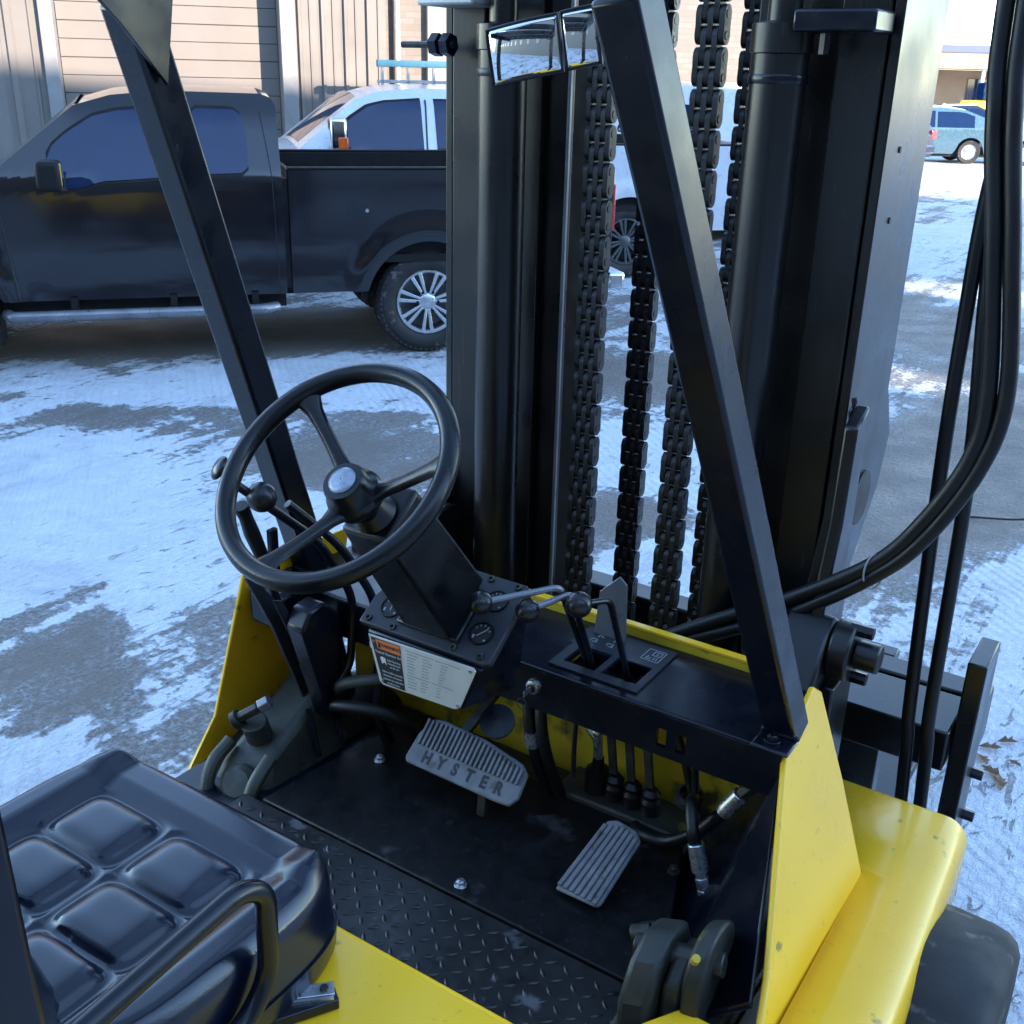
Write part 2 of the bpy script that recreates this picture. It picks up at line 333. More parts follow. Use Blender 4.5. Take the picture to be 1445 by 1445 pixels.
# thin unseen stand-in for a building behind the camera, added to shade the lot
EW = V((.76,.65,0)).normalized(); MW = V((-EW.y, EW.x, 0))
wh = tag(empty('shade_wall', MW*-12.0, math.atan2(EW.y, EW.x)), 'tall tan warehouse at the photographer\'s back, shading the lot', 'building')
clad = mat('dark_cladding', (.10,.09,.085), .6, var=.2); HW = 11.22  # dark tone chosen to deepen reflections in the black paint
def openwall(e0, e1, holes):
    m = MB(); x = e0
    for a, b, z0, z1 in holes: m.box(x, a, -.35, 0, 0, HW); m.box(a, b, -.35, 0, 0, z0); m.box(a, b, -.35, 0, z1, HW); x = b
    m.box(x, e1, -.35, 0, 0, HW); m.build('wall', clad, wh, smooth=0)
openwall(-70, 60, ((20.0,21.1,6.45,6.85), (25.1,26.7,7.55,8.15)))  # openings placed to throw sun patches on the right-hand asphalt
for i in range(24): MB().box(-58+i*4.2, -56.8+i*4.2, .003, .05, 3.2, 4.6).build('window', glass, wh)

# ---------------------------------------------------------------- forklift
fl = tag(empty('forklift'), 'yellow and black forklift filling the foreground, with seat, steering wheel and mast', 'forklift')
# --- mast
mast = empty('mast', parent=fl)
ZT = 3.1
for sx in (-1, 1):
    x = sx
    # outer rail: a channel open inwards
    MB().prism([(x*.475,2.10,.25),(x*.388,2.10,.25),(x*.388,2.128,.25),(x*.455,2.128,.25),(x*.455,2.372,.25),(x*.388,2.372,.25),(x*.388,2.40,.25),(x*.475,2.40,.25)], (0,0,ZT-.25)).build('outer_rail', mastb, mast, .003)
    # inner rail: an I section nested inside
    MB().prism([(x*.385,2.145,.3),(x*.268,2.145,.3),(x*.268,2.175,.3),(x*.318,2.175,.3),(x*.318,2.33,.3),(x*.268,2.33,.3),(x*.268,2.36,.3),(x*.385,2.36,.3),(x*.385,2.33,.3),(x*.340,2.33,.3),(x*.340,2.175,.3),(x*.385,2.175,.3)], (0,0,ZT-.2)).build('inner_rail', mastb, mast, .003)
    # innermost carriage guide seen past the cylinder
    MB().box(min(x*.262,x*.205), max(x*.262,x*.205), 2.16, 2.185, .3, ZT-.05).build('carriage_guide', mastb, mast, .006)
    MB().box(min(x*.262,x*.236), max(x*.262,x*.236), 2.186, 2.36, .3, ZT-.06).build('recess_shade_plate', flat_black, mast, .003)  # black plate added in place of the shade inside the rail
    # lift cylinder in front of the rail
    lc = MB().lathe([(.001,.42),(.052,.42),(.052,2.19),(.056,2.192),(.056,2.24),(.030,2.245),(.030,2.9),(.001,2.9)], (x*.303,2.045,0), (0,0,1), 40).build('lift_cylinder', mastb, mast)
    MB().lathe([(.0535,2.14),(.0545,2.142),(.0545,2.154),(.0535,2.156)], (x*.303,2.045,0), (0,0,1), 40).build('gland_ring', black, lc)
    MB().box(min(x*.245,x*.36), max(x*.245,x*.36), 2.0, 2.098, .38, .44).build('cylinder_foot', black, lc, .004)
# pale strip put in as the highlight along the left inner rail edge
MB().box(-.2045, -.197, 2.150, 2.158, .5, ZT-.1).build('edge_highlight', rod, mast, .001)
# side plates welded to the outside of the right and left outer rails, with tilt ears and eye
for sx in (-1, 1):
    pts = [(2.105,ZT-.1),(2.105,1.55),(2.105,1.30),(2.05,1.16),(2.05,1.10),(2.16,1.06),(2.30,1.12),(2.44,1.28),(2.48,1.40),(2.42,1.50),(2.405,1.52),(2.405,ZT-.1)]
    sp = MB().prism([(sx*.478,a,b) for a, b in pts], (sx*.02,0,0)).build('side_plate', mastb, mast, .003)
    MB().cyl((sx*.4985,2.30,1.295), (sx*.502,2.30,1.295), .062, n=28).build('eye_hole', ink, sp)
    if sx > 0: MB().prism([(sx*.515,a,b) for a,b in ((2.10,1.56),(2.03,1.53),(2.02,1.33),(1.99,1.22),(1.975,1.13),(2.10,1.10))], (sx*.028,0,0)).build('tilt_ear', mastb, sp, .006)
for y0, z0, z1 in ((2.101,1.57,1.10),): MB().tube([(.508+.002*math.sin(i), y0, z0+(z1-z0)*i/60) for i in range(61)], [.005+.0012*math.sin(i*2.0) for i in range(61)], 8).build('weld_bead', mastb, mast)
# bolts on the right plate and bar
for z in (2.03, 1.90): MB().cyl((.4975,2.2,z), (.5005,2.2,z), .006, n=10).build('plug_hole', ink, mast)
# cross members
for z in (.5, ZT-.16): MB().box(-.455, .455, 2.405, 2.45, z, z+.16).build('cross_member', mastb, mast, .004)
cl = MB().box(.34, .485, 1.985, 2.095, 2.225, 2.262).build('cylinder_clamp', black, mast, .005)
MB().cyl((.39,2.02,2.19), (.39,2.02,2.224), .010, n=6).build('bolt', black, cl)
cl = MB().box(-.485, -.34, 1.985, 2.095, 2.275, 2.31).build('cylinder_clamp', galv, mast, .005)
MB().cyl((-.56,2.03,2.20), (-.42,2.03,2.20), .007, n=8).build('stud', greasy, cl)
for x in (-.475,-.445): MB().cyl((x,2.03,2.20), (x+.02,2.03,2.20), .024, n=6).build('nut', black, cl)
# --- leaf chains: alternating plate sets on pins, each link its own piece
PITCH_C = .0385
def plate_pts(n=7):
    r, w = PITCH_C*.46, PITCH_C*.385; pts = []
    for s in (1, -1):
        cz = s*PITCH_C/2
        for i in range(n):
            a = math.pi*i/(n-1) - (0 if s > 0 else math.pi)
            pts.append((r*math.cos(a)*.92, cz+r*math.sin(a)))
        pts.append((-w*s, 0)) 
    return pts
def link_mesh(lanes, name, wtot, nl):
    m = MB(); lw = wtot/nl
    for k in lanes:
        x0 = -wtot/2+k*lw; m.prism([(x0+lw*.04, y, z) for y, z in plate_pts()], (lw*.95,0,0))
    for s in (-1, 1): m.cyl((-wtot/2-.001,0,s*PITCH_C/2), (wtot/2+.001,0,s*PITCH_C/2), .0085, n=8)
    o = m.build(name, chainm); me = o.data; bpy.data.objects.remove(o); return me
la, lb = link_mesh((0,2,4), 'link', .062, 5), link_mesh((1,3), 'link', .060, 5)
for nm, x, y in (('rear', -.119, 2.15), ('rear', .119, 2.15), ('front', -.112, 2.40), ('front', .112, 2.40)):
    if nm == 'front': y = 2.40
    ch = empty('lift_chain', (x, y, 0), parent=mast); z = .55; k = 0
    while z < 2.95:
        o = bpy.data.objects.new('link', la if k % 2 == 0 else lb); col.objects.link(o); o.parent = ch; o.location.z = z; z += PITCH_C; k += 1
# --- carriage and forks in front of the mast
carr = empty('carriage', parent=fl)
MB().box(-.82, .82, 2.475, 2.56, .66, .80).build('lower_bar', mastb, carr, .006)
for sx in (-1, 1):
    b = MB().box(min(sx*.780,sx*.822), max(sx*.780,sx*.822), 2.32, 2.47, .30, .962).build('side_plate', mastb, carr, .004)
    for z in (.50, .62): MB().cyl((sx*.820,2.44,z), (sx*.848,2.44,z), .014, n=6).build('bolt', black, b)
    MB().prism([(sx*.45,a,c) for a,c in ((2.56,.06),(2.61,.06),(3.7,.10),(3.7,.115),(2.62,.12),(2.61,.80),(2.56,.80))], (sx*.13,0,0)).build('fork', mastb, carr, .004)
for sx in (-1, 1): MB().box(min(sx*.50,sx*.778), max(sx*.50,sx*.778), 2.27, 2.455, .70, .802).build('side_bar', mastb, carr, .005)
MB().box(.60, .67, 2.03, 2.12, .575, .62).build('bracket', galv, carr, .004)
# --- tilt cylinder knuckles between mast and frame
for sx in (-1, 1):
    kn = MB().prism([(sx*.47,a,b) for a,b in ((1.86,.80),(2.05,.80),(2.10,.95),(2.06,1.10),(1.99,1.15),(1.93,1.12),(1.86,1.02))], (sx*.10,0,0)).build('mast_mount', mastb, fl, .008)
    MB().cyl((sx*.572,1.985,1.085), (sx*.615,1.985,1.085), .062, n=28).build('bearing_cap', mastb, kn, .006)
    MB().cyl((sx*.40,1.985,1.085), (sx*.468,1.985,1.085), .075, n=28).build('trunnion', mastb, kn, .006)
    MB().cyl((sx*.616,1.985,1.085), (sx*.665,1.985,1.085), .030, n=20).build('pin', mastb, kn, .004)
    for dz, dy in ((.052,.0),(-.052,.0)): MB().cyl((sx*.600,1.985+dy,1.085+dz), (sx*.645,1.985+dy,1.085+dz), .014, n=6).build('bolt', black, kn, .001)
    MB().prism([(sx*.575,a,b) for a,b in ((1.93,.70),(2.06,.70),(2.07,1.02),(1.93,1.02))], (sx*.022,0,0)).build('cheek_plate', mastb, kn, .005)
# --- frame, floor
MB().box(-.66, .66, -.75, 1.84, .30, .66).build('frame', black, fl, .01)
MB().prism([(-.40,1.32,.682),(.50,1.32,.682),(.535,1.33,.682),(.40,1.715,.682),(-.34,1.715,.682),(-.37,1.55,.682)], (0,0,.018)).build('floor_mat', matm, fl, .003)
tp = MB().box(-.45, .62, .80, 1.317, .676, .694).build('tread_plate', treadm, fl, .001)
tb = MB()
for i in range(34):
    for j in range(17):
        x, y = -.43+i*.031+(j % 2)*0, .83+j*.0285
        if x > .60: continue
        a = R(45) if (i+j) % 2 else R(-45); d = V((math.cos(a), math.sin(a), 0)); n_ = V((-d.y, d.x, 0)); c = V((x, y, .6945))
        L_, W_ = .0125, .0034
        vs = [c-d*L_, c-d*L_*.4-n_*W_, c+d*L_*.4-n_*W_, c+d*L_, c+d*L_*.4+n_*W_, c-d*L_*.4+n_*W_]; top = [c+(p-c)*.55+V((0,0,.0026)) for p in vs]
        tb.add(vs+top, [tuple(range(6,12))]+[(q,(q+1)%6,(q+1)%6+6,q+6) for q in range(6)])
o = tb.build('tread_bars', treadm, tp, smooth=60); o['kind'] = 'stuff'
def bolt(p, ax, r, mt, parent, name='bolt', washer=True):
    p, ax = V(p), V(ax).normalized()
    b = MB().cyl(p+ax*.0035, p+ax*.012, r, n=6)
    if washer: b.cyl(p, p+ax*.0035, r*1.35, n=16)
    b.ball(p+ax*.012, r*.7, 12, .3, ax)
    return b.build(name, mt, parent, .0006)
for p in ((.104,1.346,.7004),(-.285,1.57,.7004),(.423,1.618,.7004)): bolt(p, (0,0,1), .0095, zinc if p[0] < .3 else greasy, fl)
# --- yellow cowl side panels
MB().prism([(.608,1.628,1.05),(.593,1.80,1.092),(.600,1.834,1.067),(.672,1.806,.911),(.744,1.764,.752),(.755,1.20,.70),(.735,1.20,.745),(.728,1.282,.789),(.712,1.342,.824)], (-.011,0,-.005)).build('cowl_panel', yellow, fl, .004)
MB().prism([(-.615,1.50,1.10),(-.606,1.53,1.115),(-.606,1.84,1.10),(-.70,1.84,.60),(-.70,1.355,.60),(-.70,1.376,.63),(-.68,1.44,.738)], (.010,0,.004)).build('cowl_panel', yellow, fl, .003)
MB().prism([(-.695,1.33,.60),(-.58,1.42,.60),(-.56,1.80,.60),(-.695,1.84,.60)], (0,0,.015)).build('panel_flange', yellow, fl, .003)
# --- fenders: flat top, rolled outer edge, kick-up at the front end
for sx in (1, -1):
    prof = [(.742,0),(.80,0.0),(.838,0)]+[(.838+.060*math.sin(R(a)), -.060+.060*math.cos(R(a))) for a in range(10, 91, 10)]+[(.899,-.17)]
    if sx < 0: prof = [(.56,0),(.67,0)]+[(.67+.07*math.sin(R(a)), -.072+.07*math.cos(R(a))) for a in range(10, 91, 10)]+[(.74,-.2)]
    path = [(.10,.75),(.7,.75),(1.2,.75),(1.60,.75),(1.77,.75),(1.775,.75),(1.90,.75),(2.03,.75),(2.040,.747),(2.044,.735)] if sx > 0 else [(.10,.735),(.5,.735),(.80,.735),(.865,.725),(.90,.69),(.91,.60)]
    def fend(a, b):
        i0 = round(a*(len(path)-1)); y, z = path[i0]; j = round(b*(len(prof)-1)); px, pz = prof[j]
        if sx > 0 and i0 >= 5 and j == 0: px = .605
        if sx > 0: px -= (y-1.5)*.035*(j/(len(prof)-1))
        return (sx*px, y, z+pz)
    MB().grid(fend, len(path), len(prof)).build('fender', yellow, fl, smooth=40, thick=.006)
    # drive tyre
    ty = MB().lathe([(.20,-.115),(.28,-.128),(.325,-.125),(.345,-.115),(.357,-.098),(.363,-.07),(.366,0),(.363,.07),(.357,.098),(.345,.115),(.325,.125),(.28,.128),(.20,.115)], (sx*.905 if sx > 0 else -.565,1.68,.36), (1,0,0), 56).build('tyre', tyre, fl, smooth=50)
    MB().lathe([(.20,-.10),(.20,.105),(.185,.11),(.17,.05),(.09,.05),(.085,.09),(.001,.095)], (sx*.905 if sx > 0 else -.565,1.68,.36), (sx,0,0), 40).build('rim', yellow, ty)
    rt_ = MB().lathe([(.16,-.09),(.22,-.10),(.262,-.09),(.28,-.06),(.28,.06),(.262,.09),(.22,.10),(.16,.09),(.001,.06)], (sx*.72,-.42,.28), (sx,0,0), 48).build('tyre', tyre, fl, smooth=50)
# --- engine hood and counterweight
MB().box(-.40, .56, -.42, .92, .66, .98).build('engine_hood', yellow, fl, .012, seg=3)
MB().prism([(-.62,-.43,.35),(-.62,-1.0,.42),(-.62,-1.05,.9),(-.62,-.95,1.05),(-.62,-.43,1.02)], (1.24,0,0)).build('counterweight', yellow, fl, .04, seg=3)
# --- seat
def seat_top(a, b):
    hx, hy = .268, .230; cx, cy = -.012, .690
    x, y = (a*2-1), (b*2-1)
    # squircle mapping of the square grid so that corners are rounded
    e_ = max(abs(x), abs(y)); k = e_/((abs(x)**4.2+abs(y)**4.2)**(1/4.2)) if e_ > 1e-6 else 1; k = 1-(1-k)*e_**2; X, Y = x*hx*k, y*hy*k
    e = max(abs(x), abs(y)); z = 1.122
    def ss(t): t = max(0, min(1, t)); return t*t*(3-2*t)
    # side bolsters and front roll
    z += .016*ss((abs(X+.0)-.165)/.05) 
    z += .010*ss((Y-.125)/.03) if abs(X) < .19 else .010*ss((Y-.125)/.03)*ss((.26-abs(X))/.05)
    z -= .055*ss((Y-.178)/.06)**2
    # 2 x 2 pads and a rear pad row
    def pad(px, py, wx, wy, h):
        d = ((abs(X-px)/wx)**5+(abs(Y-py)/wy)**5)**.2
        return h*(1-d**5)**.85 if d < 1 else -.004*math.sin(math.pi*min(1, (d-1)/.30))
    g = 0
    for px in (-.096, .071):
        for py in (.066, -.046, -.155): q_ = pad(px, py, .068, .049, .0125); g = q_ if abs(q_) > abs(g) else g
    z += g
    # roll over the edges
    r = ss((e-.86)/.14); z -= .030*r*r + (.075*ss((e-.965)/.035))
    return (cx+X, cy+Y, z)
st = MB().grid(seat_top, 170, 170).build('seat_cushion', vinyl, fl, smooth=80)
m = MB()
rim = [seat_top(i/40, 0) for i in range(40)]+[seat_top(1, i/40) for i in range(40)]+[seat_top(1-i/40, 1) for i in range(40)]+[seat_top(0, 1-i/40) for i in range(40)]
cx, cy = -.012, .690; ringz = [(1.0, None), (1.012, 1.035), (1.005, 1.005), (.985, .99), (.90, .982)]
vs = []
for s_, z_ in ringz:
    for p in rim: vs.append((cx+(p[0]-cx)*s_, cy+(p[1]-cy)*s_, p[2] if z_ is None else z_))
n_ = len(rim); m.add(vs, [(j*n_+i, j*n_+(i+1) % n_, (j+1)*n_+(i+1) % n_, (j+1)*n_+i) for j in range(len(ringz)-1) for i in range(n_)])
m.build('cushion_side', vinyl, st, smooth=60)
m = MB(); bk = []
def back(a, b):
    x, y = a*2-1, b*2-1; k = 1-.14*x*x*y*y
    t = 1-max(abs(x), abs(y))**6
    return (-.012+x*.225*k, .475-.05*t*0-(y+1)*.06+ (.0 if True else 0), 1.33+y*.21*k)
m.grid(lambda a, b: tuple(V(back(a,b))+V((0,.055*(1-max(abs(a*2-1),abs(b*2-1))**5),0))), 24, 24)
m.grid(lambda a, b: tuple(V(back(a,b))-V((0,.03*(1-max(abs(a*2-1),abs(b*2-1))**5),0))), 24, 24)
m.build('backrest', vinyl, fl, smooth=80)
MB().box(-.20, .18, .50, .86, .984, 1.0).build('seat_base', black, fl, .004)
# hip restraint loop on the right of the seat
MB().tube(fillet([(.27,.40,1.228),(.27,.675,1.256),(.272,.712,1.23),(.272,.708,1.10),(.27,.66,1.052),(.26,.40,1.03)], .035, 8), .0135, 18).build('hip_restraint', black, fl, smooth=60)
lt = MB().prism([(.205,.745,1.0),(.225,.735,1.0),(.292,.800,1.0),(.276,.816,1.0)], (0,0,.004)).build('latch_plate', zinc, fl, .001)
MB().prism([(.225,.733,.984),(.292,.798,.984),(.292,.798,1.0035),(.225,.733,1.0035)], (.003,-.003,0)).build('flange', zinc, lt)
MB().cyl((.275,.798,1.004), (.275,.798,1.008), .006, n=6).build('bolt', greasy, lt)
MB().prism([(.237,.762,1.0042),(.243,.757,1.0042),(.258,.772,1.0042),(.252,.777,1.0042)], (0,0,.0006)).build('slot', ink, lt)
MB().prism([(.19,.70,.982),(.24,.70,.982),(.30,.80,.982),(.27,.82,.982)], (0,0,.0165)).build('latch_block', black, fl, .002)
# --- overhead guard
for sx in (1, -1):
    g = MB().beam((sx*.585,1.695,1.045), (sx*.43,1.20,2.24), .062, .066, (0,1,.4)).build('guard_leg', black, fl, .007)
    fx = MB().box(sx*.585-.035, sx*.585+.035, 1.598, 1.66, 1.0535, 1.0615).build('foot_plate', black, g, .004)
    bolt((sx*.585-.004,1.625,1.062), (0,0,1), .011, black, fx)
    wb = []
    for i in range(33):
        a = i/32; c = V((sx*.585-.034+.068*a, 1.652+.003*math.sin(i*2.1), 1.064)); wb.append(c)
    MB().tube(wb, [.0045+.0013*math.sin(i*1.9) for i in range(33)], 8).build('weld_bead', black, g)
    if sx < 0: MB().prism([(-.405,a_,b_) for a_,b_ in ((1.06,2.34),(1.125,2.235),(1.160,2.203),(1.238,2.118),(1.262,2.243),(1.28,2.34))], (.008,0,0)).build('gusset', black, g, .001)
    MB().beam((sx*.478,.285,.98), (sx*.455,.27,2.33), .055, .055, (0,1,0)).build('guard_leg', black, fl, .007)
    MB().beam((sx*.43,1.22,2.34), (sx*.45,-.1,2.34), .06, .06).build('roof_rail', black, fl, .007)
for y in (1.2, .95, .7, .45, .2, -.05): MB().beam((-.44,y,2.36), (.44,y,2.36), .03, .05).build('roof_bar', black, fl, .004)
# --- panoramic mirror on the right guard leg
mi = empty('rear_view_mirror', parent=fl)
def mir(x0, x1, c, q):
    def f(a, b):
        u = x0+(x1-x0)*a; w_ = (b-.5)*.066
        p = V((.300,1.245,2.182))+V((.96,.20,.20)).normalized()*u+V((-.16,-.05,1)).normalized()*w_
        nrm = V((.42,-.90,.10)).normalized(); d = ((u-c)/.085)**2*.020+(w_/.04)**2*.005
        return p-nrm*d
    return f
MB().grid(mir(-.078, .018, -.02, 0), 20, 12).build('mirror_pane', mirrorm, mi, smooth=80, thick=.002)
MB().grid(mir(.024, .068, .03, 0), 12, 12).build('mirror_pane', mirrorm, mi, smooth=80, thick=.002)
def rimp(x0, x1, c):
    f = mir(x0, x1, c, 0); P = [f(i/8, 0) for i in range(8)]+[f(1, i/8) for i in range(8)]+[f(1-i/8, 1) for i in range(8)]+[f(0, 1-i/8) for i in range(8)]
    return P
MB().tube(rimp(-.079, .0185, -.02), .0022, 6, True).build('mirror_rim', black, mi)
MB().tube(rimp(.0235, .069, .03), .0022, 6, True).build('mirror_rim', black, mi)
MB().tube([(.33,1.27,2.18),(.36,1.27,2.19),(.43,1.22,2.22)], .008, 8).build('mirror_arm', black, mi)
# --- cowl cross bar, firewall
cw = empty('cowl', parent=fl)
# folded sheet: top with two lever slots (built as strips round the openings), rear face with two small openings
def top_sheet(x0, x1, y0, y1): MB().box(x0, x1, y0, y1, 1.040, 1.050).build('top_sheet', black, cw)
S1, S2 = (.128,.196), (.214,.286)
m = MB()
for a in ((-.60,.128,1.622,1.845), (.196,.214,1.622,1.845), (.286,.603,1.622,1.845), (.128,.196,1.622,1.668), (.128,.196,1.735,1.845), (.214,.286,1.622,1.673), (.214,.286,1.745,1.845)):
    m.box(*a, 1.040, 1.050)
m.build('top_sheet', black, cw, smooth=0)
m = MB()
for a in ((-.60,.345,.955,1.0495), (.345,.605,1.015,1.0495), (.345,.605,.955,.975), (.345,.365,.975,1.015), (.385,.405,.975,1.015), (.425,.605,.975,1.015)):
    m.box(a[0], a[1], 1.612, 1.622, a[2], a[3])
m.build('rear_face', black, cw, smooth=0)
MB().tube([(-.60,1.6165,1.0455),(.605,1.6165,1.0455)], .0052, 8).build('folded_edge', black, cw)
fwl = MB().box(-.60, .50, 1.848, 1.862, .60, 1.066).build('firewall', oldyel, cw, .002)
MB().box(-.60, .50, 1.846, 1.864, 1.0665, 1.075).build('firewall_edge', yellow, cw, .002)
MB().box(.112, .300, 1.635, 1.80, 1.010, 1.014).build('slot_pan', flat_black, cw); MB().box(.112, .300, 1.80, 1.803, 1.010, 1.0395).build('slot_back', flat_black, cw)  # plain black sheets added so the lever slots look dark
# slot bezel
bz = MB(); zt = 1.0505
for a in ((.105,.303,1.640,1.664), (.098,.303,1.740,1.826), (.105,.126,1.664,1.740), (.198,.212,1.664,1.740), (.288,.303,1.664,1.740)): bz.box(*a, zt, zt+.004)
bz = bz.build('lever_bezel', dashm, cw, smooth=0)
def strokes(segs, o, s, mt, parent, name, zed, w_=.0016):
    m = MB()
    for x0, y0, x1, y1 in segs: m.beam((o[0]+x0*s,o[1]+y0*s,zed), (o[0]+x1*s,o[1]+y1*s,zed), w_, .0006)
    return m.build(name, mt, parent, smooth=0)
icon = [(0,0,0,.9),(0,.9,.35,.9),(.35,.9,.35,.3),(.35,.3,.8,.3),(-.5,-.6,.3,-.6),(.3,-.6,.3,-1.1),(-.5,-.6,-.5,-1.2),(-.2,-1.3,.5,-1.3),(.5,-1.3,.2,-1.0)]
strokes(icon, (.137,1.788), .016, dull, bz, 'pictogram', zt+.0046); strokes(icon, (.175,1.786), .016, dull, bz, 'pictogram', zt+.0046)
strokes([(-1,-1,1,-1),(1,-1,1,1.4),(1,1.4,-1,1.4),(-1,1.4,-1,-1),(-.2,.2,.7,.2),(.7,.2,.7,1.1),(.7,1.1,-.2,1.1),(-.2,1.1,-.2,.2),(.1,.5,.4,.5),(.1,.8,.4,.8),(-.7,-.7,0,-.7),(-.7,-.4,0,-.4),(.3,-.7,.3,-.1),(.6,-.7,.6,-.1),(-.5,-.7,-.5,0)], (.268,1.782), .019, dull, bz, 'pictogram', zt+.0046)
# control levers
def lever(knob, bend, foot, rk):
    P_ = fillet([knob, bend, foot], .018, 6)
    lv = MB().tube(P_[-3:], .0066, 12).build('control_lever', black, fl, smooth=60)
    MB().tube(P_[:-2], .0060, 12).build('handle_rod', rod if knob[0] < .2 else black, lv, smooth=60)
    MB().ball(knob, rk, 28).build('knob', gloss, lv, smooth=80)
    return lv
lever((.105,1.40,1.285), (.206,1.50,1.306), (.168,1.70,1.03), .0215)
lever((.171,1.45,1.269), (.222,1.515,1.292), (.178,1.70,1.03), .0222)
lever((.246,1.50,1.283), (.268,1.575,1.268), (.258,1.70,1.03), .0240)
MB().prism([(.120,1.80,1.056),(.128,1.80,1.155),(.172,1.80,1.200),(.190,1.80,1.185),(.195,1.80,1.056)], (0,.004,0)).build('splash_guard', rod, fl, .001)
# key switch
ks = MB().lathe([(.0001,.012),(.009,.012),(.0145,.010),(.0165,0)], (.092,1.612,1.008), (0,-1,0), 24).build('key_switch', zinc, cw)
MB().cyl((.092,1.600,1.008), (.092,1.5975,1.008), .009, n=20).build('key_barrel', ink, ks)
MB().box(.0905, .0935, 1.572, 1.599, 1.002, 1.014).build('key', zinc, ks)
MB().tube([(.088+.011*math.cos(t*math.pi/8), 1.572, .985+.012*math.sin(t*math.pi/8)) for t in range(16)], .0012, 6, True).build('key_ring', greasy, ks)
# --- dash panel: sloping fascia on a tapered box
PN = V((0,.83,.557)); PX = V((1,0,0)); PO = V((0,1.365,1.187)); NRM = V((0,-.557,.83))
def dp(x, t, h=0): return PO+PX*x+PN*t+NRM*h
dash = empty('dash', parent=fl)
out = [(-.150,0),(-.140,.0),(.135,0),(.146,.006),(.140,.165),(.132,.174),(-.10,.174),(-.150,.06)]
MB().prism([dp(x,t,-.016) for x,t in out], NRM*.016).build('fascia', dashm, dash, .003)
MB().add([(-.132,1.368,1.170),(.132,1.368,1.170),(.125,1.54,1.262),(-.125,1.54,1.262),(-.112,1.385,1.055),(.075,1.385,1.062),(.085,1.56,1.03),(-.11,1.56,1.03)],
         [(0,1,5,4),(1,2,6,5),(2,3,7,6),(3,0,4,7),(4,5,6,7),(0,3,2,1)]).build('housing', black, dash, .004)
for x, t in ((-.133,.012),(-.074,.010),(.064,.012),(.122,.012),(.058,.164),(.118,.164)):
    s_ = MB().lathe([(.0035,.0002),(.0038,.0032),(.0062,.0036),(.0072,.0014),(.0072,0)], dp(x,t,.0002), NRM, 16).build('screw', greasy, dash)
def gauge(x, t, r, ang, marks=True):
    g = MB().lathe([(r*.86,.001),(r*.9,.0035),(r,.0035),(r*1.04,.0002)], dp(x,t), NRM, 32).build('gauge', plastic, dash)
    MB().cyl(dp(x,t,.0003), dp(x,t,.0012), r*.86, n=28).build('dial', ink, g)
    m = MB()
    for a in range(-60, 61, 30): m.beam(dp(x+math.sin(R(a))*r*.60,t+math.cos(R(a))*r*.60,.0016), dp(x+math.sin(R(a))*r*.78,t+math.cos(R(a))*r*.78,.0016), .0015, .0005, NRM)
    m.beam(dp(x-.4*r*math.sin(R(ang)),t-.4*r*math.cos(R(ang)),.002), dp(x+.62*r*math.sin(R(ang)),t+.62*r*math.cos(R(ang)),.002), .002, .0006, NRM)
    m.beam(dp(x-.5*r,t-.55*r,.0016), dp(x-.5*r,t-.25*r,.0016), .004, .0005, NRM); m.beam(dp(x+.45*r,t-.5*r,.0016), dp(x+.62*r,t-.5*r,.0016), .003, .0005, NRM)
    m.build('markings', dull, g, smooth=0)
gauge(.100, .055, .0235, 40); gauge(-.100, .048, .0235, -10); gauge(.093, .125, .0225, 20)
# data plate below the fascia
A, B, Cc, D = V((-.122,1.362,1.172)), V((.127,1.362,1.178)), V((.078,1.377,1.068)), V((-.108,1.377,1.060))
def q(u, v_, h=0):
    p = A*(1-u)*(1-v_)+B*u*(1-v_)+Cc*u*v_+D*(1-u)*v_; return p+V((0,-.99,-.13))*h
dpl = MB().prism([q(.0,.02,.003), q(.97,.0,.003), q(1,.06,.003), q(1,.93,.003), q(.95,1,.003), q(.04,1,.003), q(0,.94,.003)], V((0,.99,.13))*.0025).build('data_plate', plate, dash, .0004)
MB().prism([q(.02,.05,.0034), q(.30,.05,.0034), q(.33,.97,.0034), q(.045,.96,.0034)], V((0,-.99,-.13))*.0003).build('warning_panel', ink, dpl)
MB().prism([q(.065,.06,.0040), q(.30,.06,.0040), q(.305,.25,.0040), q(.075,.24,.0040)], V((0,-.99,-.13))*.0003).build('warning_band', orange, dpl)
def qm(u, v_, h): return frame(q(u, v_, h), q(u+.1,v_)-q(u,v_), q(u,v_-.1)-q(u,v_))
text('lettering', 'WARNING', ink, dpl, qm(.203,.155,.0046), .0112, .0002, .00005)
m = MB().prism([q(.082,.215,.0046), q(.112,.215,.0046), q(.094,.09,.0046)], V((0,-.99,-.13))*.0003).build('alert_triangle', ink, dpl)
text('lettering', 'Trained Operator Only', white, dpl, qm(.182,.315,.0040), .0078, .0001, .00003, .88)
for i, s_ in enumerate(('Read Operating', 'Manual located', 'on the unit')): text('lettering', s_, white, dpl, qm(.225,.43+i*.068,.0040), .0062, .0001, 0, .8)
MB().prism([q(.08,.42,.0040), q(.10,.39,.0040), q(.135,.41,.0040), q(.14,.55,.0040), q(.12,.50,.0040), q(.09,.54,.0040)], V((0,-.99,-.13))*.0002).build('pictogram', white, dpl)
for i, s_ in enumerate(('Failure to follow operating', 'instructions and maintain', 'equipment can cause death', 'or serious injury')): text('lettering', s_, white, dpl, qm(.19,.69+i*.075,.0040), .0062, .0001, 0, .72)
m = MB(); random.seed(3)
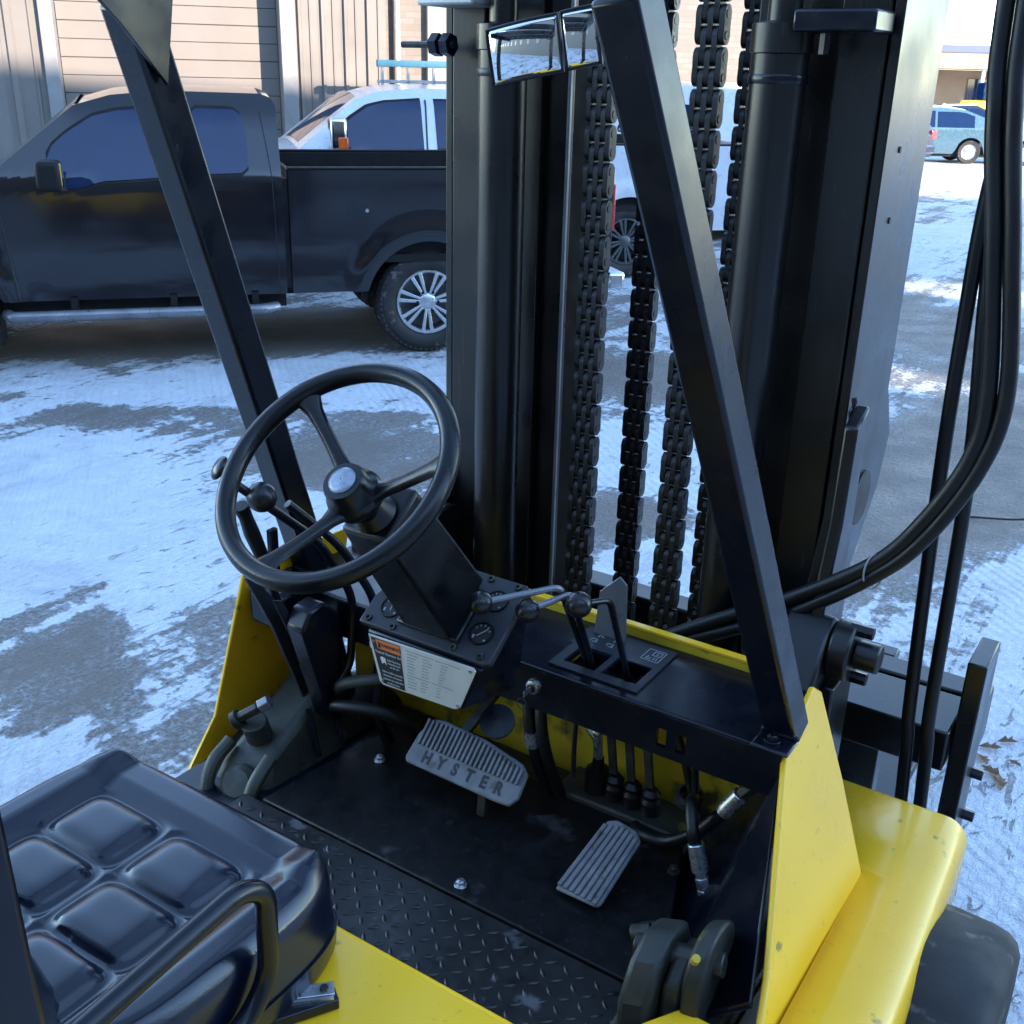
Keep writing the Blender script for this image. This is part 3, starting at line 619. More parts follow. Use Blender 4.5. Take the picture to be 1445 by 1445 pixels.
for i in range(13):
    v_ = .09+i*.063; u = .34
    segs = [(.36,.62),(.64,.86)] if i in (0, 8) else [(.37,.37+random.uniform(.05,.1)),(.52,.52+random.uniform(.05,.09)),(.70,.70+random.uniform(.03,.06))]
    for a, b_ in segs:
        x = a
        while x < b_: 
            w_ = random.uniform(.008,.016); m.prism([q(x,v_,.0031), q(x+w_,v_,.0031), q(x+w_,v_+.026,.0031), q(x,v_+.026,.0031)], V((0,-.99,-.13))*.0002); x += w_+.004
m.build('fine_print', dull, dpl, smooth=0)
for u, v_ in ((.045,.12),(.055,.90),(.955,.08),(.965,.90)): MB().cyl(q(u,v_,.003), q(u,v_,.005), .0035, n=10).build('rivet', zinc, dpl)
# folded tabs under the dash
MB().lathe([(.001,0),(.030,0),(.034,.004),(.034,.010),(.001,.014)], (.10,1.47,1.00), (.2,-.6,.8), 20).build('horn_button_cover', black, dash)
# --- steering column, wheel
AX = V((0,.643,-.766)); UPV = V((0,.766,.643))
cl = MB()
def sec(c, w_, d_): return [V(c)+V((i*w_,0,0))+UPV*j*d_ for i, j in ((-1,-1),(1,-1),(1,1),(-1,1))]
tp_, bt = sec((0,1.255,1.485), .050, .052), sec((0,1.432,1.243), .058, .066)
cl.add(tp_+bt, [(3,2,1,0),(4,5,6,7),(0,1,5,4),(1,2,6,5),(2,3,7,6),(3,0,4,7)])
colm = cl.build('steering_column', plastic, fl, .008, seg=3)
MB().prism([dp(-.070,.020,.0003),dp(.070,.020,.0003),dp(.066,.135,.0003),dp(-.066,.135,.0003)], NRM*.010).build('column_flange', plastic, colm, .004)
MB().lathe([(.001,0),(.022,0),(.026,.02),(.036,.05),(.040,.06),(.001,.06)], (0,1.205,1.528), AX, 28).build('column_collar', plastic, colm)
SW = V((.004,1.152,1.579)); SN = -AX
sx_ = V((1,0,0)); sy_ = SN.cross(sx_)
whl = empty('steering_wheel', parent=fl)
def swp(r, a, h=0): return SW+(sx_*math.cos(R(a))+sy_*math.sin(R(a)))*r+SN*h
m = MB(); n1, n2 = 96, 14; vs = []
for i in range(n1):
    for k in range(n2):
        a = 360*i/n1; b_ = 2*math.pi*k/n2; rr_ = .0168*(1+.04*math.cos(2*b_)); vs.append(swp(.190+rr_*math.cos(b_)*.9, a, rr_*math.sin(b_)*1.05))
m.add(vs, [(i*n2+k, ((i+1) % n1)*n2+k, ((i+1) % n1)*n2+(k+1) % n2, i*n2+(k+1) % n2) for i in range(n1) for k in range(n2)])
m.build('rim', plastic, whl, smooth=80)
for a in (140, 260, 20):
    t = V(swp(1, a+90))-SW; t.normalize(); pts = []
    for j in range(11):
        f = j/10; r = .03+.158*f; wd = .0165-.0045*math.sin(math.pi*min(1, f*1.05))+(.012*(f-.85)/.15 if f > .85 else 0)+(.012*(.2-f)/.2 if f < .2 else 0); h = -.066+.066*f**1.25; th = .0085
        for i, jj in ((-1,-.2),(-.6,-1),(.6,-1),(1,-.2),(.75,.8),(.3,1.1),(-.3,1.1),(-.75,.8)): pts.append(swp(r, a, h+jj*th)+t*i*wd)
    m = MB(); m.add(pts, [(j*8+i, j*8+(i+1) % 8, (j+1)*8+(i+1) % 8, (j+1)*8+i) for j in range(10) for i in range(8)])
    m.build('spoke', plastic, whl, smooth=60)
hb = MB().lathe([(.001,-.075),(.024,-.075),(.028,-.058),(.043,-.046),(.048,-.030),(.044,-.018),(.036,-.010),(.036,.006),(.033,.012),(.001,.013)], SW-SN*.036, SN, 40).build('hub', plastic, whl, smooth=50)
MB().lathe([(.0235,.0128),(.0225,.0155),(.016,.0175),(.001,.018)], SW-SN*.036, SN, 32).build('horn_emblem', horn, hb, smooth=60)
# --- pedals
BO = V((-.040,1.57,.805)); bx_ = V((1,.0,.0)); by_ = V((0,.74,.67)).normalized()   # facing the driver
bn = bx_.cross(by_)
def bp(x, y, h=0): return BO+bx_*x+by_*y+bn*h
outl = [(-.155,-.045),(-.148,-.055),(.10,-.058),(.140,-.056),(.155,-.035),(.152,.015),(.13,.032),(.02,.050),(-.10,.055),(-.128,.050),(-.150,.01)]
outl = [(x*.93, y*1.02) for x, y in outl]
bpd = MB().prism([bp(x,y,-.012) for x,y in outl], bn*.010).build('brake_pedal', pedal, fl, .004)
for i in range(23):
    x = -.125+i*.0115; yt = .047-max(0,(x-.0))*.20; yb = -.012
    MB().beam(bp(x,yb,.0015), bp(x,yt,.0015), .0062, .009, bn).build('grip_rib', pedal, bpd, .0012)
for i, chh in enumerate('HYSTER'):
    text('letter', chh, ink, bpd, frame(bp(-.092+i*.037,-.033,-.0018), bx_, by_), .036, .0006, .0016, .86)
MB().beam(bp(.06,-.05,-.012), bp(.06,-.09,-.05), .02, .012).build('pedal_arm', greasy, bpd, .002)
MB().beam(bp(-.05,.02,-.014), (-.06,1.78,.92), .024, .012).build('pedal_arm', greasy, bpd, .002)
GO = V((.318,1.505,.752)); gx = V((.98,-.12,.05)).normalized(); gy = V((-.12,.92,.36)); gn = gx.cross(gy).normalized(); gy = gn.cross(gx)
def gp(x, y, h=0): return GO+gx*x+gy*y+gn*h
gpd = MB().prism([gp(x,y,-.010) for x,y in ((-.046,-.088),(.046,-.082),(.052,-.075),(.045,.075),(.025,.092),(-.022,.096),(-.04,.085))], gn*.009).build('accelerator_pedal', pedal, fl, .004)
for i in range(7):
    x = -.039+i*.0131; MB().beam(gp(x*1.05,-.080,.001), gp(x*.92,.086-abs(x)*.3,.001), .0088, .007, gn).build('grip_rib', pedal, gpd, .0016)
MB().beam(gp(0,.02,-.012), gp(.0,.06,-.07), .02, .02).build('pedal_arm', greasy, gpd, .002)
# --- valve linkage, boots and hoses under the cowl
vb = MB().box(.10, .40, 1.70, 1.80, .66, .715).build('valve_block', castdark, fl, .006)
for x, zt_ in ((.200,.93),(.243,.93),(.286,.93)):
    b = MB().beam((x-.02,1.752,1.02), (x+.022,1.742,.735), .018, .008, (0,1,0)).build('valve_link', greasy, fl, .001)
    MB().lathe([(.001,.062),(.012,.060),(.020,.050),(.018,.040),(.022,.030),(.020,.018),(.024,0)], (x+.022,1.742,.712), (0,0,1), 18).build('boot', rubber, b)
    MB().cyl((x-.005,1.744,.90), (x-.005,1.738,.90), .006, n=8).build('pin', zinc, b)
MB().lathe([(.001,.085),(.012,.085),(.014,.06),(.026,.055),(.027,0)], (.178,1.745,.712), (0,0,1), 18).build('boot', rubber, fl)
ft = MB().cyl((.178,1.745,.79), (.172,1.745,.855), .011, n=6).build('hydraulic_fitting', zinc, fl, .001)
MB().cyl((.172,1.745,.84), (.150,1.745,.862), .010, n=6).build('nut', zinc, ft, .001)
MB().ball((.171,1.745,.856), .012, 14).build('elbow', zinc, ft)
MB().tube(smoothpath([(.150,1.745,.862),(.128,1.745,.872),(.118,1.745,.85),(.118,1.745,.72)]), .0055, 10).build('steel_pipe', greasy, fl)
MB().lathe([(.018,0),(.020,.012),(.030,.014),(.030,.03),(.022,.034)], (.392,1.735,.775), (.2,-.2,1), 20).build('clamp_ring', greasy, fl)
for a in (0, .035): MB().tube(smoothpath([(.33+a,1.76,1.0),(.345+a,1.755,.93),(.375+a*.6,1.745,.86),(.395+a*.3,1.738,.80),(.42,1.70,.74)]), .0085, 10).build('cable', rubber, fl)
def hose(path, r, name='hydraulic_hose', parent=None, mt=None): return MB().tube(smoothpath(path), r, 14).build(name, mt or rubber, parent or fl, smooth=80)
h1 = hose([(.30,1.69,.708),(.335,1.662,.720),(.39,1.655,.735),(.448,1.65,.785),(.495,1.652,.850),(.512,1.655,.875)], .0125)
MB().cyl((.497,1.652,.853), (.527,1.657,.905), .0165, n=20).build('ferrule', zinc, h1, .002)
MB().cyl((.527,1.657,.905), (.537,1.659,.920), .013, n=6).build('nut', greasy, h1, .001); MB().cyl((.537,1.659,.920), (.553,1.662,.945), .016, n=6).build('nut', greasy, h1, .001)
h2 = hose([(.425,1.70,.82),(.438,1.64,.86),(.460,1.60,.83),(.470,1.598,.800)], .0125)
MB().cyl((.470,1.598,.805), (.489,1.590,.752), .0165, n=20).build('ferrule', zinc, h2, .002)
for a, b_, r in ((.752,.742,.012),(.742,.722,.0145),(.721,.702,.016),(.701,.692,.012),(.691,.668,.015)):
    t0, t1 = (.752-a)/.084, (.752-b_)/.084; MB().cyl((.489+.034*t0,1.590-.01*t0,a), (.489+.034*t1,1.590-.01*t1,b_), r, n=6).build('nut', zinc, h2, .001)
for dx in (0, .03): hose([(.03+dx,1.70,1.0),(.055+dx,1.655,.90),(.075+dx,1.66,.80),(.085+dx,1.70,.70)], .013)
MB().cyl((.064,1.650,.868), (.070,1.652,.835), .016, n=16).build('hose_ferrule', zinc, fl)
# --- black inner side wall and right tilt cylinder base
MB().prism([(.40,1.72,.66),(.545,1.30,.66),(.700,1.30,.80),(.60,1.62,1.03),(.585,1.84,1.03),(.52,1.84,.90)], (.006,.0,-.01)).build('inner_side_wall', black, fl, .003)
def ear(x0, x1, r, yc, zc, ang=0):
    pts = [(yc-r*1.05,.675),(yc+r*1.25,.675)]+[(yc+r*math.cos(R(a)), zc+r*math.sin(R(a))) for a in range(-10, 191, 14)]
    return MB().prism([(x0,a,b_) for a,b_ in pts], (x1-x0,.006,.012))
tc_ = MB().prism([(.508,a,b_) for a,b_ in ((1.215,.676),(1.38,.676),(1.385,.77),(1.36,.830),(1.30,.845),(1.25,.82),(1.215,.76))], (.054,.010,.012)).build('tilt_cylinder_base', castdark, fl, .012, seg=3)
ear(.600, .632, .070, 1.325, .808).build('clevis_ear', castdark, tc_, .008, seg=3)
MB().prism([(.566,a,b_) for a,b_ in ((1.25,.69),(1.38,.69),(1.385,.78),(1.36,.815),(1.30,.825),(1.26,.79))], (.030,.006,.008)).build('web', castdark, tc_, .008)
MB().cyl((.496,1.305,.803), (.644,1.326,.823), .020, n=18).build('pin', greasy, tc_, .002)
MB().prism([(.50,1.20,.676),(.66,1.20,.676),(.66,1.40,.676),(.49,1.36,.676)], (0,0,.035)).build('mount', castdark, tc_, .01)
for p in ((.478,1.325,.80),(.470,1.385,.755)): MB().cyl(p, V(p)+V((.03,.012,.012)), .016, n=16).build('plug', greasy, tc_, .002)
MB().cyl((.615,1.265,.865), (.62,1.258,.88), .007, n=8).build('grease_nipple', oldyel, tc_)
MB().prism([(.56,1.20,.748),(.655,1.20,.748),(.655,1.265,.748),(.60,1.265,.748)], (0,0,.012)).build('bracket', yellow, tc_, .004)
# --- left side of the compartment: steering gear casting, brake lever, knobs
lg = MB()
lg.add([(-.60,1.33,.62),(-.44,1.36,.62),(-.42,1.62,.62),(-.60,1.70,.62),(-.58,1.37,.70),(-.47,1.40,.72),(-.46,1.62,.84),(-.58,1.66,.86)],
       [(0,3,2,1),(4,5,6,7),(0,1,5,4),(1,2,6,5),(2,3,7,6),(3,0,4,7)])
lg = lg.build('steering_gear_case', cast, fl, .02, seg=3)
MB().lathe([(.001,.05),(.030,.048),(.042,.035),(.048,.0)], (-.515,1.375,.655), (.25,-.75,.6), 26).build('round_cover', cast, lg)
for s_ in (-1, 1): MB().tube(smoothpath([(-.515+s_*.062,1.40,.735),(-.515+s_*.066,1.345,.70),(-.51+s_*.060,1.31,.64),(-.50+s_*.04,1.30,.61)]), .016, 12).build('casting_rib', cast, lg)
MB().cyl((-.52,1.435,.745), (-.52,1.420,.795), .030, n=20).build('port_boss', castdark, lg, .003)
e = MB().cyl((-.545,1.40,.805), (-.505,1.425,.835), .014, n=6).build('elbow_fitting', greasy, lg, .002)
MB().cyl((-.555,1.393,.797), (-.543,1.401,.806), .021, n=20).build('cap', greasy, e, .003); MB().cyl((-.503,1.426,.836), (-.485,1.44,.85), .017, n=6).build('nut', rod, e, .002)
hose([(-.43,1.60,.80),(-.38,1.56,.87),(-.30,1.58,.90),(-.22,1.66,.90)], .014, mt=cast)
hose([(-.44,1.58,.78),(-.38,1.55,.82),(-.28,1.57,.83),(-.235,1.62,.78),(-.23,1.66,.70)], .015)
hose([(-.36,1.68,.95),(-.33,1.62,.80),(-.32,1.65,.69)], .014)
# parking brake lever: two side straps, dark housing, rods, handle
bl = MB().prism([(-.462,a,b_) for a,b_ in ((1.475,1.03),(1.50,1.07),(1.545,1.075),(1.585,1.035),(1.640,.80),(1.575,.755),(1.55,.77))], (.055,0,0)).build('brake_lever_housing', black, fl, .008)
MB().prism([(-.502,a,b_) for a,b_ in ((1.405,1.16),(1.43,1.15),(1.52,1.03),(1.60,.78),(1.565,.762),(1.47,1.02))], (.010,0,0)).build('strap', dashm, bl, .002)
MB().prism([(-.470,a,b_) for a,b_ in ((1.450,1.10),(1.475,1.09),(1.53,.98),(1.60,.76),(1.585,.75),(1.50,.98))], (.006,0,0)).build('strap', dashm, bl, .002)
MB().tube([(-.45,1.52,.80),(-.42,1.515,.57+.12)], .007, 8).build('rod', black, bl); MB().tube([(-.43,1.57,.80),(-.40,1.58,.69)], .007, 8).build('rod', black, bl)
MB().tube([(-.50,1.46,1.19),(-.50,1.437,1.25),(-.50,1.424,1.29),(-.50,1.412,1.32)], [.015,.017,.0145,.017], 14).build('handle_grip', rubber, bl, smooth=60)
MB().tube([(-.50,1.50,1.05),(-.50,1.46,1.19)], .010, 10).build('handle_shaft', black, bl)
MB().box(-.475, -.462, 1.452, 1.475, 1.14, 1.26).build('release_tab', black, bl, .003)
MB().box(-.60, -.50, 1.50, 1.621, .985, 1.075).build('cowl_end_bracket', black, fl, .015, seg=3)
bolt((-.31,1.60,.98), (0,-1,.2), .012, zinc, fl)
l1 = MB().tube(fillet([(-.472,1.365,1.395),(-.40,1.53,1.225),(-.39,1.62,1.06),(-.39,1.60,.90),(-.40,1.57,.86)], .05, 6), .0095, 12).build('shift_lever', black, fl, smooth=60)
MB().ball((-.500,1.365,1.415), .026, 24, .42, (-.5,-.65,.55)).build('knob', gloss, l1, smooth=80)
l2 = MB().tube(fillet([(-.405,1.45,1.335),(-.36,1.55,1.22),(-.345,1.64,1.06),(-.345,1.64,.95)], .05, 6), .0095, 12).build('shift_lever', black, fl, smooth=60)
MB().ball((-.440,1.415,1.352), .031, 28, 1.0).build('knob', gloss, l2, smooth=80)
# --- hoses on the right of the mast
for d in (0, .030):
    hose([(.13+d*.3,1.90,.93),(.20+d*.5,1.93,1.00-d*.35),(.355+d*.6,1.96,1.10-d*.8),(.46+d*.4,1.985,1.158-d*.95),(.615,2.0,1.275-d),(.690+d*.3,2.0,1.375-d),(.755+d*.6,2.0,1.52-d*.6),(.765+d,2.0,1.65),(.728+d,2.0,1.90),(.69+d,2.02,2.10),(.672+d,2.04,2.30),(.66+d,2.06,3.0)], .0148, 'hose_loop')
for z, x in ((1.285,.622),): MB().tube([V((.622,2.0,1.262))+V((-.006*0+.022*math.cos(t*math.pi/8)*.7, .022*math.cos(t*math.pi/8)*.7, .038*math.sin(t*math.pi/8))) for t in range(16)], .002, 6, True).build('cable_tie', dull, fl)
hose([(.72,2.20,.58),(.706,2.20,.80),(.697,2.20,.90),(.674,2.20,1.42),(.668,2.20,1.70),(.668,2.2,1.95),(.690,2.2,2.25),(.70,2.2,3.0)], .0145)
hose([(.762,2.20,.58),(.748,2.20,.80),(.740,2.20,.90),(.728,2.20,1.41),(.70,2.20,1.75),(.690,2.2,1.90),(.683,2.2,2.25),(.68,2.2,3.0)], .0145)

# ---------------------------------------------------------------- vehicles
# each vehicle has its own frame: x = along the body (+x towards the tail), y = away from the camera side, z up
def lerp(tab, x):
    if x <= tab[0][0]: return tab[0][1]
    for (a, p), (b, q_) in zip(tab, tab[1:]):
        if x <= b: return p+(q_-p)*((x-a)/(b-a) if b > a else 1)
    return tab[-1][1]
def skin_body(name, us, zlo, zhi, vf, W, mt, parent, nz=14, nc=7):
    m = MB(); nu = len(us); near = []; 
    for u in us:
        lo, hi = zlo(u), zhi(u); ring = []
        for k in range(nz): z = lo+(hi-lo)*k/(nz-1); ring.append((u, vf(u, z), z))
        e0 = ring[-1]
        for k in range(1, nc): t = k/nc; ring.append((u, e0[1]+(W-2*e0[1])*t, hi+.035*math.sin(math.pi*t)))
        for k in range(nz-1, -1, -1): z = lo+(hi-lo)*k/(nz-1); ring.append((u, W-vf(u, z), z))
        near.append(ring)
    nr = len(near[0]); m.add([p for r_ in near for p in r_], [(i*nr+j, (i+1)*nr+j, (i+1)*nr+j+1, i*nr+j+1) for i in range(nu-1) for j in range(nr-1)]+[tuple(range(nr)), tuple(range((nu-1)*nr, nu*nr))])
    return m.build(name, mt, parent, smooth=28)
def pane(name, us, zlo, zhi, vf, mt, parent, off=.006, nz=6, far=None, th=0):
    m = MB()
    def f(a, b):
        u = us[0]+(us[-1]-us[0])*a; z = zlo(u)+(zhi(u)-zlo(u))*b; v_ = vf(u, z)-off
        return (u, v_ if far is None else far-v_, z)
    m.grid(f, max(8, int(abs(us[-1]-us[0])*14)), nz); return m.build(name, mt, parent, smooth=60, thick=th)
def poly_pane(name, pts, vf, mt, parent, off=.006, far=None):
    vs = [(u, (vf(u,z)-off) if far is None else far-(vf(u,z)-off), z) for u, z in pts]; m = MB()
    m.add(vs, [tuple(range(len(vs)))]); return m.build(name, mt, parent, smooth=0)
def stations(a, b, n, extra=()): return sorted(set([a+(b-a)*i/n for i in range(n+1)]+list(extra)))
def wheel(parent, u, W, r, rimr, style, side=1, y=0, wd=.25):
    s = 1 if side > 0 else -1; yo = y
    t = MB().lathe([(rimr,.02),(rimr+.02,.0),(r*.80,-.012),(r*.94,.004),(r,.035),(r,wd-.035),(r*.94,wd-.004),(rimr,wd)], (u,yo,r), (0,s,0), 64)
    for i in range(54):
        a = 2*math.pi*i/54
        for k, (yy, dr) in enumerate(((.012,-.022),(.07,.001),(.13,.001),(.19,.001))):
            c, sn = math.cos(a+k*.05), math.sin(a+k*.05); rad = r+dr; p = V((u+rad*c, yo+s*yy, r+rad*sn)); t.beam(p-V((c,0,sn))*.012, p+V((c,0,sn))*.006, .030, .040, (0,1,0))
    w_ = t.build('wheel', tyre, parent, smooth=40)
    dark = style == 'black'
    MB().lathe([(rimr,.0),(rimr-.012,-.004),(rimr-.03,.012),(rimr-.045,.09),(rimr*.3,.11),(.001,.11)], (u,yo+s*.012,r), (0,s,0), 48).build('rim', blackrim if dark else alloyd, w_)
    MB().lathe([(rimr+.004,.008),(rimr,-.006),(rimr-.014,-.008),(rimr-.024,.004)], (u,yo+s*.012,r), (0,s,0), 48).build('rim_lip', alloyd if dark else alloy, w_)
    ns = 8 if dark else 7
    for i in range(ns):
        for d_ in ((-.15,.15) if not dark else (-.13,.13)):
            a = 2*math.pi*i/ns+.2; c0 = (math.cos(a+d_*1.2), math.sin(a+d_*1.2)); c1 = (math.cos(a+d_), math.sin(a+d_))
            MB().beam((u+rimr*.24*c0[0], yo+s*.030, r+rimr*.24*c0[1]), (u+(rimr-.012)*c1[0], yo+s*.014, r+(rimr-.012)*c1[1]), .020 if not dark else .022, .022, (0,1,0), .032 if not dark else .03).build('spoke', alloyd if dark else alloy, w_, .004)
    MB().lathe([(.001,-.012),(rimr*.20,-.008),(rimr*.27,.004),(rimr*.30,.03)], (u,yo+s*.022,r), (0,s,0), 28).build('hub_cap', alloyd if dark else alloy, w_)
    if not dark:
        for i in range(6): a = math.pi*i/3; MB().cyl((u+.085*math.cos(a),yo+s*.012,r+.085*math.sin(a)), (u+.085*math.cos(a),yo+s*.04,r+.085*math.sin(a)), .012, n=6).build('lug_nut', trim, w_)
    return w_
def arch(u, lo, wheels):
    z = lo
    for wu, wr in wheels:
        if abs(u-wu) < wr: z = max(z, .40+math.sqrt(wr*wr-(u-wu)**2)*1.0)
    return z
TS = Matrix.Rotation(R(50), 4, 'Z')
def pickup(name, loc, mt, label, long_cab, style, mirror, bright):
    t = empty(name, loc, R(50)); tag(t, label, 'pickup truck', None)
    W = 1.98; cab_r = -1.03 if not long_cab else -.72
    front = -4.75 if not long_cab else -4.95; fwx = -3.55 if not long_cab else -3.80; tail = 1.62; rwx = .085; wr = .50
    dx = 0 if not long_cab else -.45          # shift of windscreen
    def vf(u, z):
        v_ = .012*math.cos((z-.95)*2.2)*-1+.015
        if z < .76: v_ += (.76-z)*.10
        if .72 < z < .80: v_ += .006
        if z > 1.36: v_ += (z-1.36)*.37+max(0, z-1.80)**1.5*1.6
        for wu in (rwx, fwx): v_ -= .028*max(0, 1-abs(math.hypot(u-wu, z-.42)-.56)/.13)*(1 if z > .42 else 0)
        if u < fwx: v_ += (fwx-u)**2*.10
        if u < -2.9+dx: v_ += 0
        return v_
    # cab with front clip
    roof = [(front,.95),(front+.03,1.10),(front+.25,1.20),(-3.05+dx,1.385),(-2.44+dx,1.86),(-2.19+dx,1.93),(-1.84+dx,1.965),(cab_r-.10,1.955),(cab_r-.03,1.93),(cab_r,1.88)]
    us = stations(front, cab_r, 100, [p[0] for p in roof]); bd = skin_body('cab', us, lambda u: arch(u, .52, [(fwx,wr)]), lambda u: lerp(roof, u), vf, W, mt, t, 18)
    # bed: outer skin, rails, floor, tailgate
    us = stations(cab_r+.045, tail, 60); m = MB(); sides = []
    for far in (0, 1):
        def f(a, b, far=far):
            u = us[0]+(us[-1]-us[0])*a; lo = arch(u, .52, [(rwx,wr)]); z = lo+(1.435-lo)*b; v_ = vf(u, min(z,1.36)); return (u, W-v_ if far else v_, z)
        m.grid(f, 90, 16)
    m.build('bed_side', mt, t, smooth=30)
    for y0 in (0.012, W-.085): MB().box(us[0], tail, y0, y0+.073, 1.4352, 1.455).build('bed_rail', trim, t, .006)
    for y0 in (.09, W-.13): MB().box(us[0]+.01, tail-.01, y0, y0+.04, .80, 1.434).build('bed_inner_side', trim, t)
    MB().box(us[0], us[0]+.03, .09, W-.09, .80, 1.434).build('bed_headboard', mt, t, .004); MB().box(us[0], tail, .03, W-.03, .74, .80).build('bed_floor', trim, t)
    tg = MB().box(tail-.05, tail+.02, .03, W-.03, .62, 1.46).build('tailgate', mt, t, .02); MB().box(tail+.02, tail+.04, .75, W-.75, 1.22, 1.30).build('handle', trim, tg, .006)
    MB().box(tail+.0, tail+.16, .03, W-.03, .46, .61).build('rear_bumper', chrome, t, .03)
    for y0 in (.02, W-.10): MB().box(tail-.03, tail+.03, y0, y0+.10, .95, 1.32).build('tail_light', red, t, .01)
    MB().box(front-.06, front+.12, .12, W-.12, .45, .70).build('front_bumper', chrome, t, .04); MB().box(front-.015, front+.02, .45, W-.45, .72, 1.08).build('grille', chrome, t, .02)
    for y0 in (.10, W-.42): MB().box(front-.01, front+.10, y0, y0+.32, .82, 1.06).build('headlight', white, t, .03)
    # wheel wells, underbody
    for wu in (fwx, rwx):
        for y0 in (.05, W-.35): MB().grid(lambda a, b: (wu+.50*math.cos(math.pi*a), y0+.30*b, .40+.50*math.sin(math.pi*a)), 17, 2).build('wheel_well', trim, t)
        MB().cyl((wu,.25,.41), (wu,W-.25,.41), .06, n=12).build('axle', trim, t)
    MB().box(front+.4, cab_r, .16, W-.16, .40, .56).build('underbody', trim, t); MB().box(cab_r, tail-.1, .45, W-.45, .44, .62).build('chassis', trim, t)
    MB().box(-.75, -.45, .12, .4, .50, .68).build('spring_hanger', trim, t, .02)
    wheel(t, rwx, W, .41, .255, style, 1, .045); wheel(t, fwx, W, .41, .255, style, 1, .045)
    wheel(t, rwx, W, .41, .255, style, -1, W-.045); wheel(t, fwx, W, .41, .255, style, -1, W-.045)
    # glass
    d = dx
    fw_ = [(-2.655+d,1.335),(-2.64+d,1.56),(-2.50+d,1.68),(-2.32+d,1.79),(-2.15+d,1.835),(-1.77+d,1.855),(-1.775+d,1.395),(-2.04+d,1.375),(-2.28+d,1.362),(-2.36+d,1.34),(-2.43+d,1.315),(-2.54+d,1.312)]
    def sub_pane(nm, pts, off, mt_, par=t, far=None): return poly_pane(nm, pts, lambda u, z: .012*0+vf(u, z), mt_, par, off, far)
    def inset(pts, k):
        c = (sum(p[0] for p in pts)/len(pts), sum(p[1] for p in pts)/len(pts)); return [(c[0]+(p[0]-c[0])*k, c[1]+(p[1]-c[1])*(k+(k-1)*.8)) for p in pts]
    def strip_pane(nm, top, bot, off, mt_, par):       # follows the curved side
        n = 22
        for far in (None, W):
            m = MB(); u0, u1 = max(top[0][0], bot[0][0]), min(top[-1][0], bot[-1][0])
            def f(a, b):
                u = u0+(u1-u0)*a; z = lerp(bot, u)+(lerp(top, u)-lerp(bot, u))*b; v_ = vf(u, z)-off; return (u, v_ if far is None else W-v_, z)
            m.grid(f, n, 8); m.build(nm, mt_, par, smooth=60)
    ft_, fb = [(-2.645+d,1.50),(-2.60+d,1.60),(-2.50+d,1.68),(-2.32+d,1.79),(-2.15+d,1.83),(-1.77+d,1.855)], [(-2.645+d,1.34),(-2.54+d,1.312),(-2.43+d,1.315),(-2.36+d,1.34),(-2.28+d,1.362),(-2.04+d,1.375),(-1.77+d,1.395)]
    strip_pane('window_frame', [(u-.02*(u<-2.6), z+.022) for u, z in ft_], [(u, z-.022) for u, z in fb], .004, trim, t)
    strip_pane('door_window', [(u, z) for u, z in ft_], fb, .009, glass, t)
    if not long_cab: rt2, rb2 = [(-1.635,1.83),(-1.60,1.852),(-1.34,1.845),(-1.285,1.80),(-1.262,1.60)], [(-1.635,1.405),(-1.31,1.415),(-1.262,1.46)]
    else: rt2, rb2 = [(-2.08,1.85),(-1.25,1.845),(-1.12,1.78)], [(-2.08,1.395),(-1.25,1.41),(-1.12,1.46)]
    strip_pane('window_frame', [(u, z+.022) for u, z in rt2], [(u, z-.022) for u, z in rb2], .004, trim, t)
    strip_pane('door_window', [(u+.004, z) for u, z in rt2], rb2, .009, glass, t)
    MB().grid(lambda a, b: (-3.02+d+(.60)*a, .30+a*.05+(W-.6-a*.1)*b, 1.415+.465*a+.035*math.sin(math.pi*b)+.006), 8, 10).build('windscreen', glass, t)
    MB().grid(lambda a, b: (cab_r+.008, .35+(W-.7)*b, 1.48+.36*a), 2, 2).build('rear_window', glass, t)
    # shut lines, handles, mirror, step, badge
    def line(pts, w_=.010):
        m = MB(); P = [V((u, vf(u,z)-.0045, z)) for u, z in pts]
        for a, b in zip(P, P[1:]): m.beam(a, b, w_, .006, (0,1,0))
        m.build('shut_line', ink, t, smooth=0)
        if w_ < .009: return
        m = MB(); P = [V((u+.010, vf(u,z)-.0035, z)) for u, z in pts]
        for a, b in zip(P, P[1:]): m.beam(a, b, .004, .004, (0,1,0))
        m.build('seam_highlight', alloyd, t, smooth=0)  # lighter hairline drawn as the highlight beside each seam
    def many(pts):
        out = []
        for (a, b), (c, e_) in zip(pts, pts[1:]): out += [(a+(c-a)*i/8, b+(e_-b)*i/8) for i in range(8)]
        return out+[pts[-1]]
    line(many([(-3.02+d,1.34),(-2.995+d,1.1),(-2.98+d,.92),(-2.945+d,.53)])); line(many([(-1.72+d,1.86),(-1.74+d,1.36),(-1.74+d,.54)])) if long_cab else line(many([(-1.72,1.87),(-1.735,1.38)]))
    if long_cab: line(many([(cab_r-.35,1.80),(cab_r-.20,1.36),(cab_r-.45,.9),(cab_r-.46,.54)]))
    else: line(many([(-1.15,1.84),(-1.10,1.40),(-1.085,.53)]), .006)
    MB().box(cab_r+.002, cab_r+.043, .06, W-.06, .56, 1.37).build('body_gap', ink, t)
    for u0 in ((-1.95+d,) if not long_cab else (-1.98+d, -1.2)): MB().box(u0, u0+.20, -.025, .02, 1.13, 1.165).build('door_handle', mt, t, .008) if long_cab else None
